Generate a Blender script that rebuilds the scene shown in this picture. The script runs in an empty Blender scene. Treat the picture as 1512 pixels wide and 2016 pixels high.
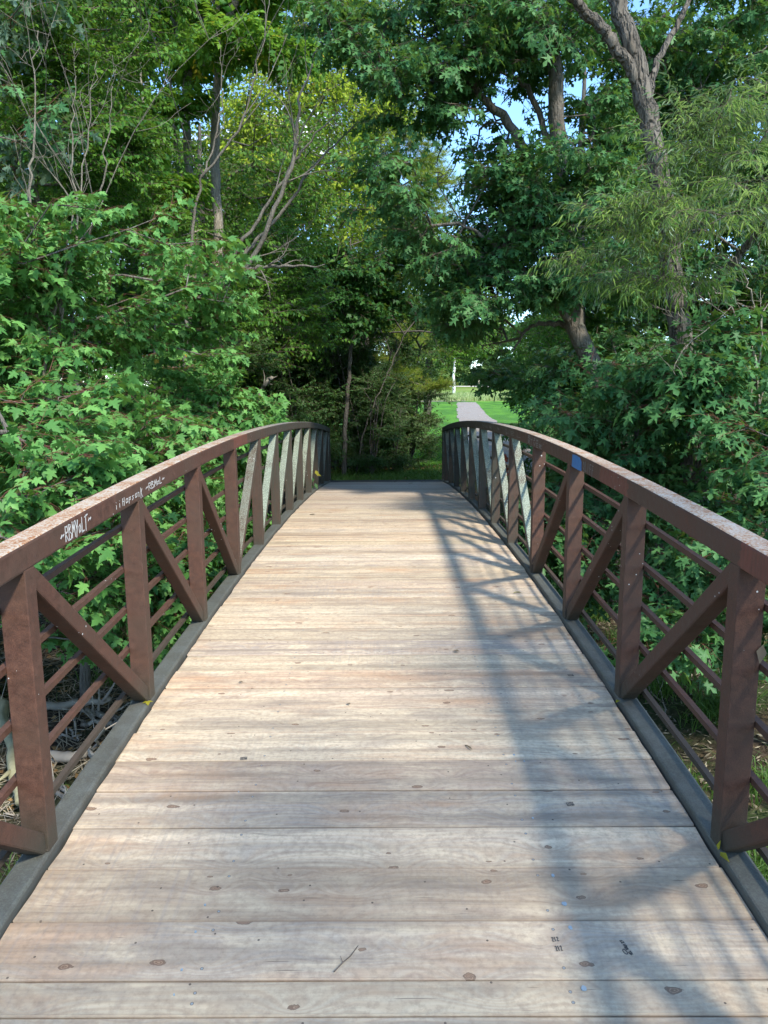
import bpy, math, random
import numpy as np
from mathutils import Matrix, Vector, Euler
R = math.radians
SC = bpy.context.scene
COL = SC.collection
rnd = random.Random(7)
rng = np.random.default_rng(7)

# ------------------------------------------------------------------ camera
F = 1456.0
CAM = Vector((0.0245, 0.0, 2.0))
ROT = Matrix.Rotation(R(0.29), 3, 'Z') @ Matrix.Rotation(R(90 - 9.4), 3, 'X') @ Matrix.Rotation(R(-0.4), 3, 'Z')
cd = bpy.data.cameras.new('camera')
cam = bpy.data.objects.new('camera', cd)
COL.objects.link(cam)
M = ROT.to_4x4(); M.translation = CAM
cam.matrix_world = M
cd.sensor_fit = 'VERTICAL'; cd.sensor_height = 24.0; cd.lens = 24.0 * F / 2016.0
cd.clip_start = 0.05; cd.clip_end = 3000
SC.camera = cam

def PX(px, py, fwd):
    """world point seen at photo pixel (px, py) at forward distance fwd (used to read positions off the photo)"""
    d = ROT @ Vector(((px - 756) / F, -(py - 1008) / F, -1.0))
    p = CAM + d * (fwd / d.y)
    return (p.x, p.y, p.z)

# ------------------------------------------------------------------ render / light
SC.view_settings.view_transform = 'Standard'
SC.view_settings.look = 'None'
SC.view_settings.exposure = 1.92
SC.view_settings.gamma = 1.0
SUN_EL, SUN_AZ = 44.6, 35.0            # light travels towards (-sin az, cos az)
sd = bpy.data.lights.new('sun', 'SUN'); sd.energy = 2.15; sd.angle = R(4.2); sd.color = (1.0, .93, .82)
so = bpy.data.objects.new('sun', sd); COL.objects.link(so)
ldir = Vector((-math.sin(R(SUN_AZ)) * math.cos(R(SUN_EL)), math.cos(R(SUN_AZ)) * math.cos(R(SUN_EL)), -math.sin(R(SUN_EL))))
so.rotation_euler = ldir.to_track_quat('-Z', 'Y').to_euler()
w = bpy.data.worlds.new('World'); SC.world = w; w.use_nodes = True
nt = w.node_tree; nt.nodes.clear()
wo = nt.nodes.new('ShaderNodeOutputWorld'); bg = nt.nodes.new('ShaderNodeBackground')
sky = nt.nodes.new('ShaderNodeTexSky'); sky.sky_type = 'NISHITA'; sky.sun_disc = False
sky.sun_elevation = R(SUN_EL)
sky.sun_rotation = math.atan2(-ldir.x, -ldir.y)
sky.air_density = 1.0; sky.dust_density = 0.3; sky.ozone_density = 2.5
tc = nt.nodes.new('ShaderNodeTexCoord'); mp = nt.nodes.new('ShaderNodeMapping'); mp.inputs['Scale'].default_value = (1, 1, 2.2)
nz = nt.nodes.new('ShaderNodeTexNoise'); nz.inputs['Scale'].default_value = 2.1; nz.inputs['Detail'].default_value = 7; nz.inputs['Roughness'].default_value = .55
cr = nt.nodes.new('ShaderNodeValToRGB'); cr.color_ramp.elements[0].position = .55; cr.color_ramp.elements[1].position = .68
mx = nt.nodes.new('ShaderNodeMixRGB'); mx.inputs[2].default_value = (7.5, 7.8, 8.2, 1)
nt.links.new(tc.outputs['Generated'], mp.inputs[0]); nt.links.new(mp.outputs[0], nz.inputs['Vector'])
nt.links.new(nz.outputs['Fac'], cr.inputs[0]); nt.links.new(cr.outputs[0], mx.inputs[0])
tn = nt.nodes.new('ShaderNodeMixRGB'); tn.blend_type = 'MULTIPLY'; tn.inputs[0].default_value = 1; tn.inputs[2].default_value = (.70, .86, .98, 1)
nt.links.new(sky.outputs[0], tn.inputs[1]); nt.links.new(tn.outputs[0], mx.inputs[1])
SC.cycles.max_bounces = 6; SC.cycles.diffuse_bounces = 4; SC.cycles.glossy_bounces = 2; SC.cycles.transmission_bounces = 4; SC.cycles.transparent_max_bounces = 4; SC.cycles.caustics_reflective = False; SC.cycles.caustics_refractive = False; nt.links.new(mx.outputs[0], bg.inputs[0])
bg.inputs[1].default_value = 0.13
nt.links.new(bg.outputs[0], wo.inputs[0])

# ------------------------------------------------------------------ material helpers
class NT:
    def __init__(s, name):
        s.m = bpy.data.materials.new(name); s.m.use_nodes = True; s.t = s.m.node_tree; s.t.nodes.clear()
        s.out = s.t.nodes.new('ShaderNodeOutputMaterial')
    def n(s, typ, **kw):
        nd = s.t.nodes.new('ShaderNode' + typ)
        for k, v in kw.items():
            if k in nd.inputs.keys() if isinstance(k, str) else False: s.set(nd.inputs[k], v)
            else: setattr(nd, k, v)
        return nd
    def set(s, sock, v):
        if isinstance(v, bpy.types.NodeSocket): s.t.links.new(v, sock)
        elif isinstance(v, tuple) and len(v) == 3 and sock.type == 'RGBA': sock.default_value = (*v, 1)
        else: sock.default_value = v
    def math(s, op, a, b=0.0, c=0.0, clamp=False):
        nd = s.t.nodes.new('ShaderNodeMath'); nd.operation = op; nd.use_clamp = clamp
        s.set(nd.inputs[0], a); s.set(nd.inputs[1], b); s.set(nd.inputs[2], c); return nd.outputs[0]
    def mix(s, f, a, b, mode='MIX'):
        nd = s.t.nodes.new('ShaderNodeMixRGB'); nd.blend_type = mode
        s.set(nd.inputs[0], f); s.set(nd.inputs[1], a); s.set(nd.inputs[2], b); return nd.outputs[0]
    def ramp(s, f, stops):
        nd = s.t.nodes.new('ShaderNodeValToRGB'); e = nd.color_ramp.elements
        while len(e) < len(stops): e.new(.5)
        for q, (p, c) in zip(e, stops):
            q.position = p; q.color = (*c, 1) if isinstance(c, tuple) else (c, c, c, 1)
        s.set(nd.inputs[0], f); return nd.outputs[0]
    def noise(s, vec, scale, detail=4, rough=.5, dist=0.0, col=False):
        nd = s.t.nodes.new('ShaderNodeTexNoise'); s.set(nd.inputs['Vector'], vec)
        nd.inputs['Scale'].default_value = scale; nd.inputs['Detail'].default_value = detail
        nd.inputs['Roughness'].default_value = rough; nd.inputs['Distortion'].default_value = dist
        return nd.outputs['Color' if col else 'Fac']
    def mapv(s, vec, scale=(1, 1, 1), loc=(0, 0, 0), rot=(0, 0, 0)):
        nd = s.t.nodes.new('ShaderNodeMapping'); s.set(nd.inputs[0], vec)
        nd.inputs['Scale'].default_value = scale; nd.inputs['Location'].default_value = loc; nd.inputs['Rotation'].default_value = rot
        return nd.outputs[0]
    def pos(s): return s.t.nodes.new('ShaderNodeNewGeometry').outputs['Position']
    def sep(s, v):
        nd = s.t.nodes.new('ShaderNodeSeparateXYZ'); s.set(nd.inputs[0], v); return nd.outputs
    def comb(s, x, y, z):
        nd = s.t.nodes.new('ShaderNodeCombineXYZ'); s.set(nd.inputs[0], x); s.set(nd.inputs[1], y); s.set(nd.inputs[2], z); return nd.outputs[0]
    def attr(s, name):
        nd = s.t.nodes.new('ShaderNodeAttribute'); nd.attribute_name = name; return nd.outputs['Fac']
    def bump(s, h, strength=.3, dist=.01):
        nd = s.t.nodes.new('ShaderNodeBump'); nd.inputs['Strength'].default_value = strength; nd.inputs['Distance'].default_value = dist
        s.set(nd.inputs['Height'], h); return nd.outputs[0]
    def bsdf(s, col, rough=.7, spec=.3, normal=None, metal=0.0):
        nd = s.t.nodes.new('ShaderNodeBsdfPrincipled'); s.set(nd.inputs['Base Color'], col); s.set(nd.inputs['Roughness'], rough)
        nd.inputs['Specular IOR Level'].default_value = spec; nd.inputs['Metallic'].default_value = metal
        if normal is not None: s.set(nd.inputs['Normal'], normal)
        return nd.outputs[0]
    def done(s, sh): s.t.links.new(sh, s.out.inputs[0]); return s.m

def leaf_mat(name, dark, light, odd=None, under=None, trans=.35, rough=.5, spec=.2):
    q = NT(name); t = q.attr('tint')
    stops = [(0.0, dark), (.9, light)]
    if odd: stops = [(0.0, dark), (.88, light), (.97, light), (.985, odd)]
    col = q.ramp(t, stops)
    if under:
        bf = q.t.nodes.new('ShaderNodeNewGeometry').outputs['Backfacing']
        col = q.mix(bf, col, under)
    p = q.bsdf(col, rough, spec)
    tr = q.t.nodes.new('ShaderNodeBsdfTranslucent'); q.set(tr.inputs[0], q.mix(.5, col, (.26, .42, .03), 'MIX'))
    mxs = q.t.nodes.new('ShaderNodeMixShader'); mxs.inputs[0].default_value = trans
    q.t.links.new(p, mxs.inputs[1]); q.t.links.new(tr.outputs[0], mxs.inputs[2])
    return q.done(mxs.outputs[0])

def bark_mat(name, c1, c2, scale=14, deep=.02, lichen=None):
    q = NT(name); tcn = q.t.nodes.new('ShaderNodeTexCoord').outputs['Object']
    v = q.mapv(tcn, (1, 1, .28))
    dn = q.noise(v, scale * .6, 3, .5, .4)
    vor = q.t.nodes.new('ShaderNodeTexVoronoi'); vor.feature = 'DISTANCE_TO_EDGE'; vor.inputs['Scale'].default_value = scale
    wv = q.mix(.12, v, q.noise(v, scale * .8, 3, .6, 0, True))
    q.set(vor.inputs['Vector'], wv)
    ed = q.ramp(vor.outputs['Distance'], [(0.0, 0.0), (.22, 1.0)])
    h = q.math('MULTIPLY', ed, q.math('ADD', dn, .3))
    col = q.mix(ed, c2, c1)
    col = q.mix(q.noise(tcn, 3, 4, .6), col, q.mix(.5, c1, (.30, .28, .24)))
    if lichen:
        col = q.mix(q.ramp(q.noise(tcn, 7, 5, .6), [(.58, 0.0), (.66, .6)]), col, lichen)
    return q.done(q.bsdf(col, .9, .15, q.bump(h, 1.0, deep)))

def steel_mat(name, lichen=0.0, algae=0.0, cap=False):
    """weathering steel: brown-red, drip streaks, pale rust on the upper faces, green film towards the far end"""
    q = NT(name); P = q.pos(); X, Y, Z = q.sep(P)
    fine = q.noise(P, 260, 3, .6); mid = q.noise(P, 30, 5, .6); big = q.noise(P, 3.0, 4, .55)
    base = q.ramp(q.math('ADD', q.math('MULTIPLY', fine, .45), q.math('MULTIPLY', mid, .55)),
                  [(.3, (.030, .012, .007)), (.5, (.070, .030, .018)), (.7, (.118, .052, .031))])
    base = q.mix(q.ramp(big, [(.35, 0.0), (.65, .7)]), base, (.060, .036, .023))
    nrm = q.t.nodes.new('ShaderNodeNewGeometry').outputs['True Normal']
    nx, ny, nzz = q.sep(nrm)
    streak = q.noise(q.mapv(P, (22, 22, 1.5)), 2.0, 4, .6)
    far = q.math('SMOOTH_MIN', 1.0, q.math('MULTIPLY', q.math('SUBTRACT', Y, 5.6), .30), .1)
    far = q.math('MAXIMUM', far, 0.0)
    alg = q.math('MULTIPLY', far, q.ramp(streak, [(.30, .35), (.62, .95)]))
    relz = q.math('ADD', q.math('SUBTRACT', Z, .445), q.math('MULTIPLY', q.math('POWER', q.math('SUBTRACT', Y, 7.0), 2.0), .0058))
    if not cap: alg = q.math('MAXIMUM', alg, q.math('MULTIPLY', q.ramp(q.math('ADD', relz, q.math('MULTIPLY', big, .12)), [(.06, .75), (.26, 0.0)]), q.math('GREATER_THAN', relz, -.03)))
    if algae: alg = q.math('MAXIMUM', alg, q.math('MULTIPLY', q.ramp(mid, [(.3, .55), (.7, 1.0)]), algae))
    base = q.mix(alg, base, q.mix(fine, (.018, .021, .014), (.055, .058, .042)))
    if cap:       # flat top of the hand rail: flaking pale film over orange rust
        sp = q.noise(P, 95, 4, .75); sp2 = q.noise(P, 9, 4, .6)
        capc = q.ramp(q.math('ADD', q.math('MULTIPLY', sp, .7), q.math('MULTIPLY', sp2, .3)),
                      [(.42, (.21, .090, .036)), (.465, (.31, .175, .090)), (.495, (.34, .26, .18)), (.56, (.38, .34, .28))])
        capc = q.mix(q.math('MULTIPLY', far, .85), capc, q.mix(sp, (.07, .07, .06), (.24, .23, .21)))
        up = q.ramp(nzz, [(.55, 0.0), (.92, 1.0)])
        base = q.mix(up, base, capc)
        # two lengths where the side has been stripped back to bright red rust
        def band(a, b):
            return q.math('MULTIPLY', q.math('GREATER_THAN', Y, a), q.math('LESS_THAN', Y, b))
        left = q.math('LESS_THAN', X, 0.0); right = q.math('GREATER_THAN', X, 0.0)
        jag = q.math('MULTIPLY', q.math('SUBTRACT', q.noise(q.mapv(P, (0, 3, 40)), 1, 2, .5), .5), .10)
        Yj = q.math('ADD', Y, jag)
        def bandj(a, b): return q.math('MULTIPLY', q.math('GREATER_THAN', Yj, a), q.math('LESS_THAN', Yj, b))
        red = q.math('ADD', q.math('MULTIPLY', left, bandj(6.15, 6.75)),
                     q.math('MULTIPLY', right, q.math('ADD', bandj(3.75, 4.25), bandj(1.5, 2.52))), clamp=True)
        red = q.math('MULTIPLY', red, q.math('SUBTRACT', 1.0, q.math('MULTIPLY', up, .8)))
        base = q.mix(q.math('MULTIPLY', red, q.ramp(q.noise(q.mapv(P, (8, 8, 1)), 6, 3, .6), [(.3, .2), (.6, .75)])), base, (.15, .045, .028))
    # white bird / lime flecks
    vo = q.t.nodes.new('ShaderNodeTexVoronoi'); vo.inputs['Scale'].default_value = 26; q.set(vo.inputs['Vector'], P)
    fl = q.math('LESS_THAN', vo.outputs['Distance'], q.math('MULTIPLY', q.ramp(q.noise(P, 2.4, 3), [(.52, 0.0), (.72, 1.0)]), .16))
    base = q.mix(q.math('MULTIPLY', fl, .8), base, (.55, .56, .54))
    if algae: base = q.mix(q.ramp(q.noise(P, 9, 5, .65), [(.35, .75), (.65, .35)]), base, q.mix(fine, (.050, .057, .050), (.125, .13, .118)))
    if lichen:
        l1 = q.noise(P, 120, 5, .75); l2 = q.noise(P, 3.5, 3)
        upw = q.ramp(nzz, [(.10, .15), (.30, 1.0)])
        lm = q.math('MULTIPLY', q.ramp(q.math('ADD', q.math('MULTIPLY', l1, .7), q.math('MULTIPLY', l2, .35)), [(.505 - .05 * lichen, 0.0), (.56 - .05 * lichen, 1.0)]), upw)
        base = q.mix(q.math('MULTIPLY', lm, min(1, lichen)), base, q.mix(q.ramp(l1, [(.4, 0.0), (.62, 1.0)]), (.065, .080, .055), (.30, .345, .27)))
    h = q.math('ADD', q.math('MULTIPLY', fine, .5), mid)
    return q.done(q.bsdf(base, q.ramp(mid, [(.3, .58), (.7, .82)]), .35, q.bump(h, .25, .004)))

def wood_mat():
    q = NT('deck_timber'); P = q.pos(); X, Y, Z = q.sep(P)
    pid = q.attr('tint'); pid2 = q.attr('tint2')
    sh = q.math('MULTIPLY', pid, 37.0); sh2 = q.math('MULTIPLY', pid2, 11.0)
    V = q.comb(q.math('ADD', X, sh), q.math('ADD', Y, 0.0), sh2)
    # knots
    kv = q.comb(q.math('MULTIPLY', q.math('ADD', X, sh), 3.0), q.math('ADD', q.math('MULTIPLY', Y, 6.2), q.math('MULTIPLY', sh2, 5.0)), 0.0)
    vor = q.t.nodes.new('ShaderNodeTexVoronoi'); vor.inputs['Scale'].default_value = 1.0; q.set(vor.inputs['Vector'], kv); vor.voronoi_dimensions = '2D'
    kd0 = vor.outputs['Distance']
    kd = q.math('ADD', kd0, q.math('MULTIPLY', q.math('SUBTRACT', q.noise(V, 26, 4), .5), .16))
    pull = q.math('MULTIPLY', q.math('POWER', q.math('SUBTRACT', 1.0, kd0, 0, True), 3.0), .10)
    lowf = q.noise(q.mapv(V, (.8, 3, 1)), 1.2, 3, .5)
    gy = q.math('ADD', q.math('ADD', Y, pull), q.math('MULTIPLY', lowf, .12))
    G = q.comb(q.math('MULTIPLY', q.math('ADD', X, sh), .9), q.math('MULTIPLY', gy, 46.0), sh2)
    grain = q.noise(G, 1.6, 5, .62)
    rings = q.t.nodes.new('ShaderNodeTexWave'); rings.wave_type = 'BANDS'; rings.bands_direction = 'Y'
    q.set(rings.inputs['Vector'], q.comb(0.0, gy, 0.0)); rings.inputs['Scale'].default_value = 13; rings.inputs['Distortion'].default_value = 0
    q.set(rings.inputs['Vector'], q.comb(q.math('MULTIPLY', q.noise(V, 1.3, 3), .12), gy, 0.0))
    ringf = q.ramp(rings.outputs['Fac'], [(.1, 0.0), (.85, 1.0)])
    tone = q.ramp(pid, [(0.0, (.33, .235, .165)), (.2, (.40, .315, .215)), (.38, (.28, .24, .20)), (.55, (.44, .37, .255)),
                        (.7, (.36, .27, .20)), (.85, (.40, .355, .28)), (1.0, (.45, .36, .225))])
    col = q.mix(q.math('MULTIPLY', ringf, .34), tone, (.25, .135, .07))
    col = q.mix(q.ramp(grain, [(.35, 0.0), (.72, .6)]), col, (.57, .45, .285))
    # weathering: grey patches, pale salt, brown tea stains
    st1 = q.noise(q.mapv(V, (1.1, 5, 1)), 1.6, 5, .6); st2 = q.noise(q.mapv(V, (2.0, 6, 1), (4, 9, 2)), 2.1, 5, .65)
    st3 = q.noise(P, 1.1, 4, .55)
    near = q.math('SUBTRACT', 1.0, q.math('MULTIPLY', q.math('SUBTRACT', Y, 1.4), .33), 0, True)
    col = q.mix(q.ramp(st1, [(.48, 0.0), (.68, .65)]), col, (.215, .175, .135))
    col = q.mix(q.ramp(st2, [(.50, 0.0), (.70, .75)]), col, (.56, .45, .295))
    col = q.mix(q.math('MULTIPLY', q.ramp(q.noise(q.mapv(V, (.9, 4, 1), (7, 1, 5)), 1.4, 5, .6), [(.54, 0.0), (.70, .7)]), 1.0), col, (.36, .21, .115))
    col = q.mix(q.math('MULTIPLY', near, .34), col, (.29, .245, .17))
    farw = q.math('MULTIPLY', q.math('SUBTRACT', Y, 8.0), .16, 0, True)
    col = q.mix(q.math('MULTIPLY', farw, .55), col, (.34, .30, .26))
    col = q.mix(1.0, col, q.ramp(pid2, [(0.0, .93), (1.0, 1.24)]), 'MULTIPLY')
    col = q.mix(1.0, col, q.ramp(q.noise(q.mapv(V, (.30, 15, 1)), 1.0, 5, .62), [(.36, .74), (.50, 1.0), (.66, 1.2)]), 'MULTIPLY')
    # saw marks across the grain
    saw = q.noise(q.mapv(V, (85, 2.5, 1)), 1.0, 2, .4)
    sawm = q.ramp(st3, [(.45, 0.0), (.65, .35)])
    col = q.mix(q.math('MULTIPLY', q.ramp(saw, [(.5, 0.0), (.7, 1.0)]), sawm), col, (.26, .23, .20))
    # short dark checks
    ck = q.noise(q.mapv(V, (5, 120, 1)), 1.0, 2, .5)
    col = q.mix(q.ramp(ck, [(.72, 0.0), (.76, .75)]), col, (.08, .055, .04))
    # knots and their halo
    sel = q.math('GREATER_THAN', q.sep(vor.outputs['Color'])[0], .50)
    kr = q.math('ADD', .022, q.math('MULTIPLY', q.sep(vor.outputs['Color'])[1], .060))
    kk = q.math('DIVIDE', kd, kr)
    col = q.mix(q.math('MULTIPLY', sel, q.ramp(kk, [(.9, .75), (1.0, .45), (3.2 / 4, 0.0)] if False else [(.5, .5), (1.0, 0.0)])), col, (.24, .13, .075))
    ringk = q.math('MULTIPLY', sel, q.math('LESS_THAN', kk, 1.0))
    kin = q.mix(q.ramp(kk, [(.55, 1.0), (.95, 0.0)]), (.10, .062, .042), q.ramp(q.math('SINE', q.math('MULTIPLY', kk, 16.0)), [(0.0, (.15, .09, .055)), (1.0, (.33, .22, .14))]))
    col = q.mix(q.math('MULTIPLY', ringk, .8), col, kin)
    # blue chalk dots and small black pits
    vd = q.t.nodes.new('ShaderNodeTexVoronoi'); vd.inputs['Scale'].default_value = 5.5; q.set(vd.inputs['Vector'], P); vd.voronoi_dimensions = '2D'
    vc = q.sep(vd.outputs['Color'])
    dots = q.math('MULTIPLY', q.math('LESS_THAN', vd.outputs['Distance'], .022), q.math('GREATER_THAN', vc[0], .45))
    col = q.mix(q.math('MULTIPLY', dots, .85), col, (.05, .038, .03))
    ax = q.math('SUBTRACT', q.math('ABSOLUTE', X), .56); ed = q.math('SUBTRACT', q.attr('edge'), .042)
    rr_ = q.math('SQRT', q.math('ADD', q.math('MULTIPLY', ax, ax), q.math('MULTIPLY', ed, ed)))
    col = q.mix(q.math('MULTIPLY', q.math('LESS_THAN', rr_, .0058), .8), col, (.07, .06, .05))
    col = q.mix(q.math('MULTIPLY', q.math('LESS_THAN', rr_, .0040), .9), col, (.22, .26, .27))
    col = q.mix(q.math('MULTIPLY', q.ramp(q.attr('edge'), [(.0, 1.0), (.012, 0.0)]), .45), col, (.14, .105, .075))
    # gentle mottling
    col = q.mix(q.ramp(q.noise(P, 42, 5, .7), [(.32, .45), (.56, 0.0)]), col, (.20, .145, .10))
    h = q.math('ADD', q.math('MULTIPLY', grain, .6), q.math('MULTIPLY', saw, .2))
    h = q.math('SUBTRACT', h, q.math('MULTIPLY', ringk, .3))
    return q.done(q.bsdf(col, .72, .25, q.bump(h, .6, .003)))

def plain(name, col, rough=.7, spec=.3, var=.25, scale=20):
    q = NT(name); P = q.t.nodes.new('ShaderNodeTexCoord').outputs['Object']
    c2 = tuple(c * (1 - var) for c in col)
    return q.done(q.bsdf(q.mix(q.noise(P, scale, 4, .6), c2, tuple(min(1, c * (1 + var)) for c in col)), rough, spec))

# ------------------------------------------------------------------ object helpers
def tag(o, label=None, cat=None, group=None, kind=None):
    for k, v in (('label', label), ('category', cat), ('group', group), ('kind', kind)):
        if v: o[k] = v
    return o
def empty(name, loc=(0, 0, 0)):
    o = bpy.data.objects.new(name, None); COL.objects.link(o); o.location = loc; o.empty_display_size = .2
    return o
def link_mesh(name, me, parent=None, loc=(0, 0, 0)):
    o = bpy.data.objects.new(name, me); COL.objects.link(o); o.location = loc
    if parent: o.parent = parent
    return o

class MB:
    """collects vertices / faces, then builds one mesh object"""
    def __init__(s): s.v = []; s.f = []; s.m = []; s.t = []; s.cur = 0; s.tint = 0.0
    def add(s, vs, fs):
        b = len(s.v); s.v += [tuple(p) for p in vs]; s.t += [s.tint] * len(vs)
        for f in fs: s.f.append(tuple(i + b for i in f)); s.m.append(s.cur)
    def build(s, name, mats, parent=None, loc=(0, 0, 0), smooth=False, bevel=0.0):
        me = bpy.data.meshes.new(name)
        me.from_pydata([(x - loc[0], y - loc[1], z - loc[2]) for x, y, z in s.v] if parent is None else s.v, [], s.f)
        for m in (mats if isinstance(mats, (list, tuple)) else [mats]): me.materials.append(m)
        me.polygons.foreach_set('material_index', s.m)
        a = me.attributes.new('tint', 'FLOAT', 'POINT'); a.data.foreach_set('value', s.t)
        if smooth: me.polygons.foreach_set('use_smooth', [True] * len(s.f))
        o = link_mesh(name, me, parent, loc if parent is None else (0, 0, 0))
        if bevel:
            bm = o.modifiers.new('bevel', 'BEVEL'); bm.width = bevel; bm.segments = 2; bm.limit_method = 'ANGLE'
        return o
    def hexa(s, c):      # 8 corners: bottom ring ccw, top ring ccw
        s.add(c, [(0, 3, 2, 1), (4, 5, 6, 7), (0, 1, 5, 4), (1, 2, 6, 5), (2, 3, 7, 6), (3, 0, 4, 7)])
    def box(s, x0, x1, y0, y1, z0, z1):
        s.hexa([(x0, y0, z0), (x1, y0, z0), (x1, y1, z0), (x0, y1, z0), (x0, y0, z1), (x1, y0, z1), (x1, y1, z1), (x0, y1, z1)])
    def bar(s, a, b, w, h, up=(0, 0, 1)):
        a = Vector(a); b = Vector(b); d = (b - a).normalized(); u = Vector(up)
        sx = d.cross(u).normalized() * (w / 2); uz = sx.cross(d).normalized() * (h / 2)
        s.hexa([a - sx - uz, a + sx - uz, b + sx - uz, b - sx - uz, a - sx + uz, a + sx + uz, b + sx + uz, b - sx + uz])
    def tube(s, pts, rad, n=10, cap=True, rough=0.0, rr=None):
        P = [Vector(p) for p in pts]; b = len(s.v); rings = []
        side = None
        for i, p in enumerate(P):
            d = (P[min(i + 1, len(P) - 1)] - P[max(i - 1, 0)]).normalized()
            if side is None: side = d.orthogonal().normalized()
            side = (side - d * side.dot(d)).normalized(); o2 = d.cross(side)
            for k in range(n):
                a = 2 * math.pi * k / n; r = rad[i]
                if rough: r *= 1 + rough * ((rr or rnd).random() - .5)
                rings.append(p + side * (math.cos(a) * r) + o2 * (math.sin(a) * r))
        fs = []
        for i in range(len(P) - 1):
            for k in range(n):
                k2 = (k + 1) % n
                fs.append((i * n + k, i * n + k2, (i + 1) * n + k2, (i + 1) * n + k))
        if cap:
            fs.append(tuple(reversed(range(n)))); fs.append(tuple(range((len(P) - 1) * n, len(P) * n)))
        s.add(rings, fs)

# ------------------------------------------------------------------ the bridge
def ztop(y): return .445 - (.0050 if y > 7 else .0072) * (y - 7) ** 2     # top of the bottom chord
def zdeck(y): return ztop(y) - .035
HI = 1.25; PW = .102; HR = 1.074; RH = .100       # inner half width, post width, height to rail underside, rail depth
Y0, Y1 = -4.2, 16.62
M_steel = steel_mat('weathering_steel'); M_cap = steel_mat('weathering_steel_rail', cap=True)
M_lich = steel_mat('lichened_steel', lichen=1.1); M_lich2 = steel_mat('lightly_lichened_steel', lichen=.55)
M_chord = steel_mat('chord_steel', algae=.95, lichen=.10)
M_wood = wood_mat()
M_white = plain('white_marker_paint', (.42, .42, .40), .6, .3, .1, 60)
M_faint = plain('faint_grey_scratch', (.16, .15, .13), .7, .3, .1, 60)
M_blue = plain('blue_spray_paint', (.025, .12, .28), .5, .4, .35, 40)
M_ink = plain('black_stamp_ink', (.07, .065, .06), .8, .1, .2, 60)
M_chalk = plain('blue_paint_speck', (.25, .31, .34), .8, .1, .2, 60)

bridge = empty('footbridge', (0, 6.3, 0.3))
tag(bridge, 'arched steel truss footbridge with a plank deck and rusty brown railings', 'bridge')
INV = Matrix.Translation((0, -6.3, -.3))
def bb(mb, name, mats, parent=bridge, **kw):
    o = mb.build(name, mats, parent, **kw)
    if parent is bridge: o.matrix_parent_inverse = INV.copy()
    return o

def sweep(mb, x0, x1, zf, z0, z1, ya, yb, step=.3, wob=0):
    ys = list(np.arange(ya, yb, step)) + [yb]; n = len(ys)
    vs = []; fs = []
    for y in ys:
        z = zf(y); vs += [(x0, y, z + z0), (x1, y, z + z0), (x1, y, z + z1), (x0, y, z + z1)]
    for i in range(n - 1):
        for k in range(4):
            a = i * 4 + k; b = i * 4 + (k + 1) % 4
            fs.append((a, a + 4, b + 4, b))
    fs.append((0, 1, 2, 3)); fs.append(tuple((n - 1) * 4 + k for k in (3, 2, 1, 0)))
    mb.add(vs, fs)

PY = [2.56 + 1.22 * (n - 1) for n in range(-4, 13)] + [16.56]
rails = {}
for s in (-1, 1):
    xi, xo = s * HI, s * (HI + PW); a, b = min(xi, xo), max(xi, xo)
    mb = MB(); sweep(mb, a, b, ztop, HR, HR + RH, Y0, Y1)
    rails[s] = bb(mb, 'top_rail', M_cap, bevel=.011)
    mb = MB(); sweep(mb, a, b, ztop, -.105, 0, Y0, Y1)
    bb(mb, 'bottom_chord', M_chord, bevel=.011)
    for i, y in enumerate(PY):
        mb = MB(); zt = ztop(y)
        hw = .038
        mb.box(a + .0015, b - .0015, y - hw, y + hw, zt - .004, zt + HR + .004)
        for zz in (zt - .001, zt + HR - .006): mb.box(a + .004, b - .004, y - hw - .005, y + hw + .005, zz, zz + .007)
        bb(mb, 'post', M_steel, bevel=.009)
    for i in range(len(PY) - 1):
        y0, y1 = PY[i] + .045, PY[i + 1] - .045
        xm = (a + b) / 2
        down = PY[i + 1] < 6.3           # near half: falls towards midspan
        zt0, zt1 = ztop(y0), ztop(y1)
        if down: p0 = (xm, y0 - .03, zt0 + HR - .012); p1 = (xm, y1 + .03, zt1 + .012)
        else: p0 = (xm, y0 - .03, zt0 + .012); p1 = (xm, y1 + .03, zt1 + HR - .012)
        mb = MB(); mb.bar(p0, p1, .076, .072, up=(0, 0, 1))
        d = bb(mb, 'diagonal_brace', M_steel if down else (M_lich2 if (s < 0 and i < 9) or i > 13 else M_lich), bevel=.008)
        if not down and i < 13: d['label'] = 'diagonal brace with pale green lichen on its upper face'
    # outer guard bars: five angle irons
    for h in (.075, .288, .505, .725, .945):
        x0 = s * (HI + PW); x1 = s * (HI + PW + .004); x2 = s * (HI + PW + .026)
        mb = MB()
        sweep(mb, min(x0, x1), max(x0, x1), ztop, h - .026, h, Y0, Y1 - .1)
        sweep(mb, min(x1, x2), max(x1, x2), ztop, h - .004, h - .0005, Y0, Y1 - .1)
        bb(mb, 'guard_bar', M_steel)

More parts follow.
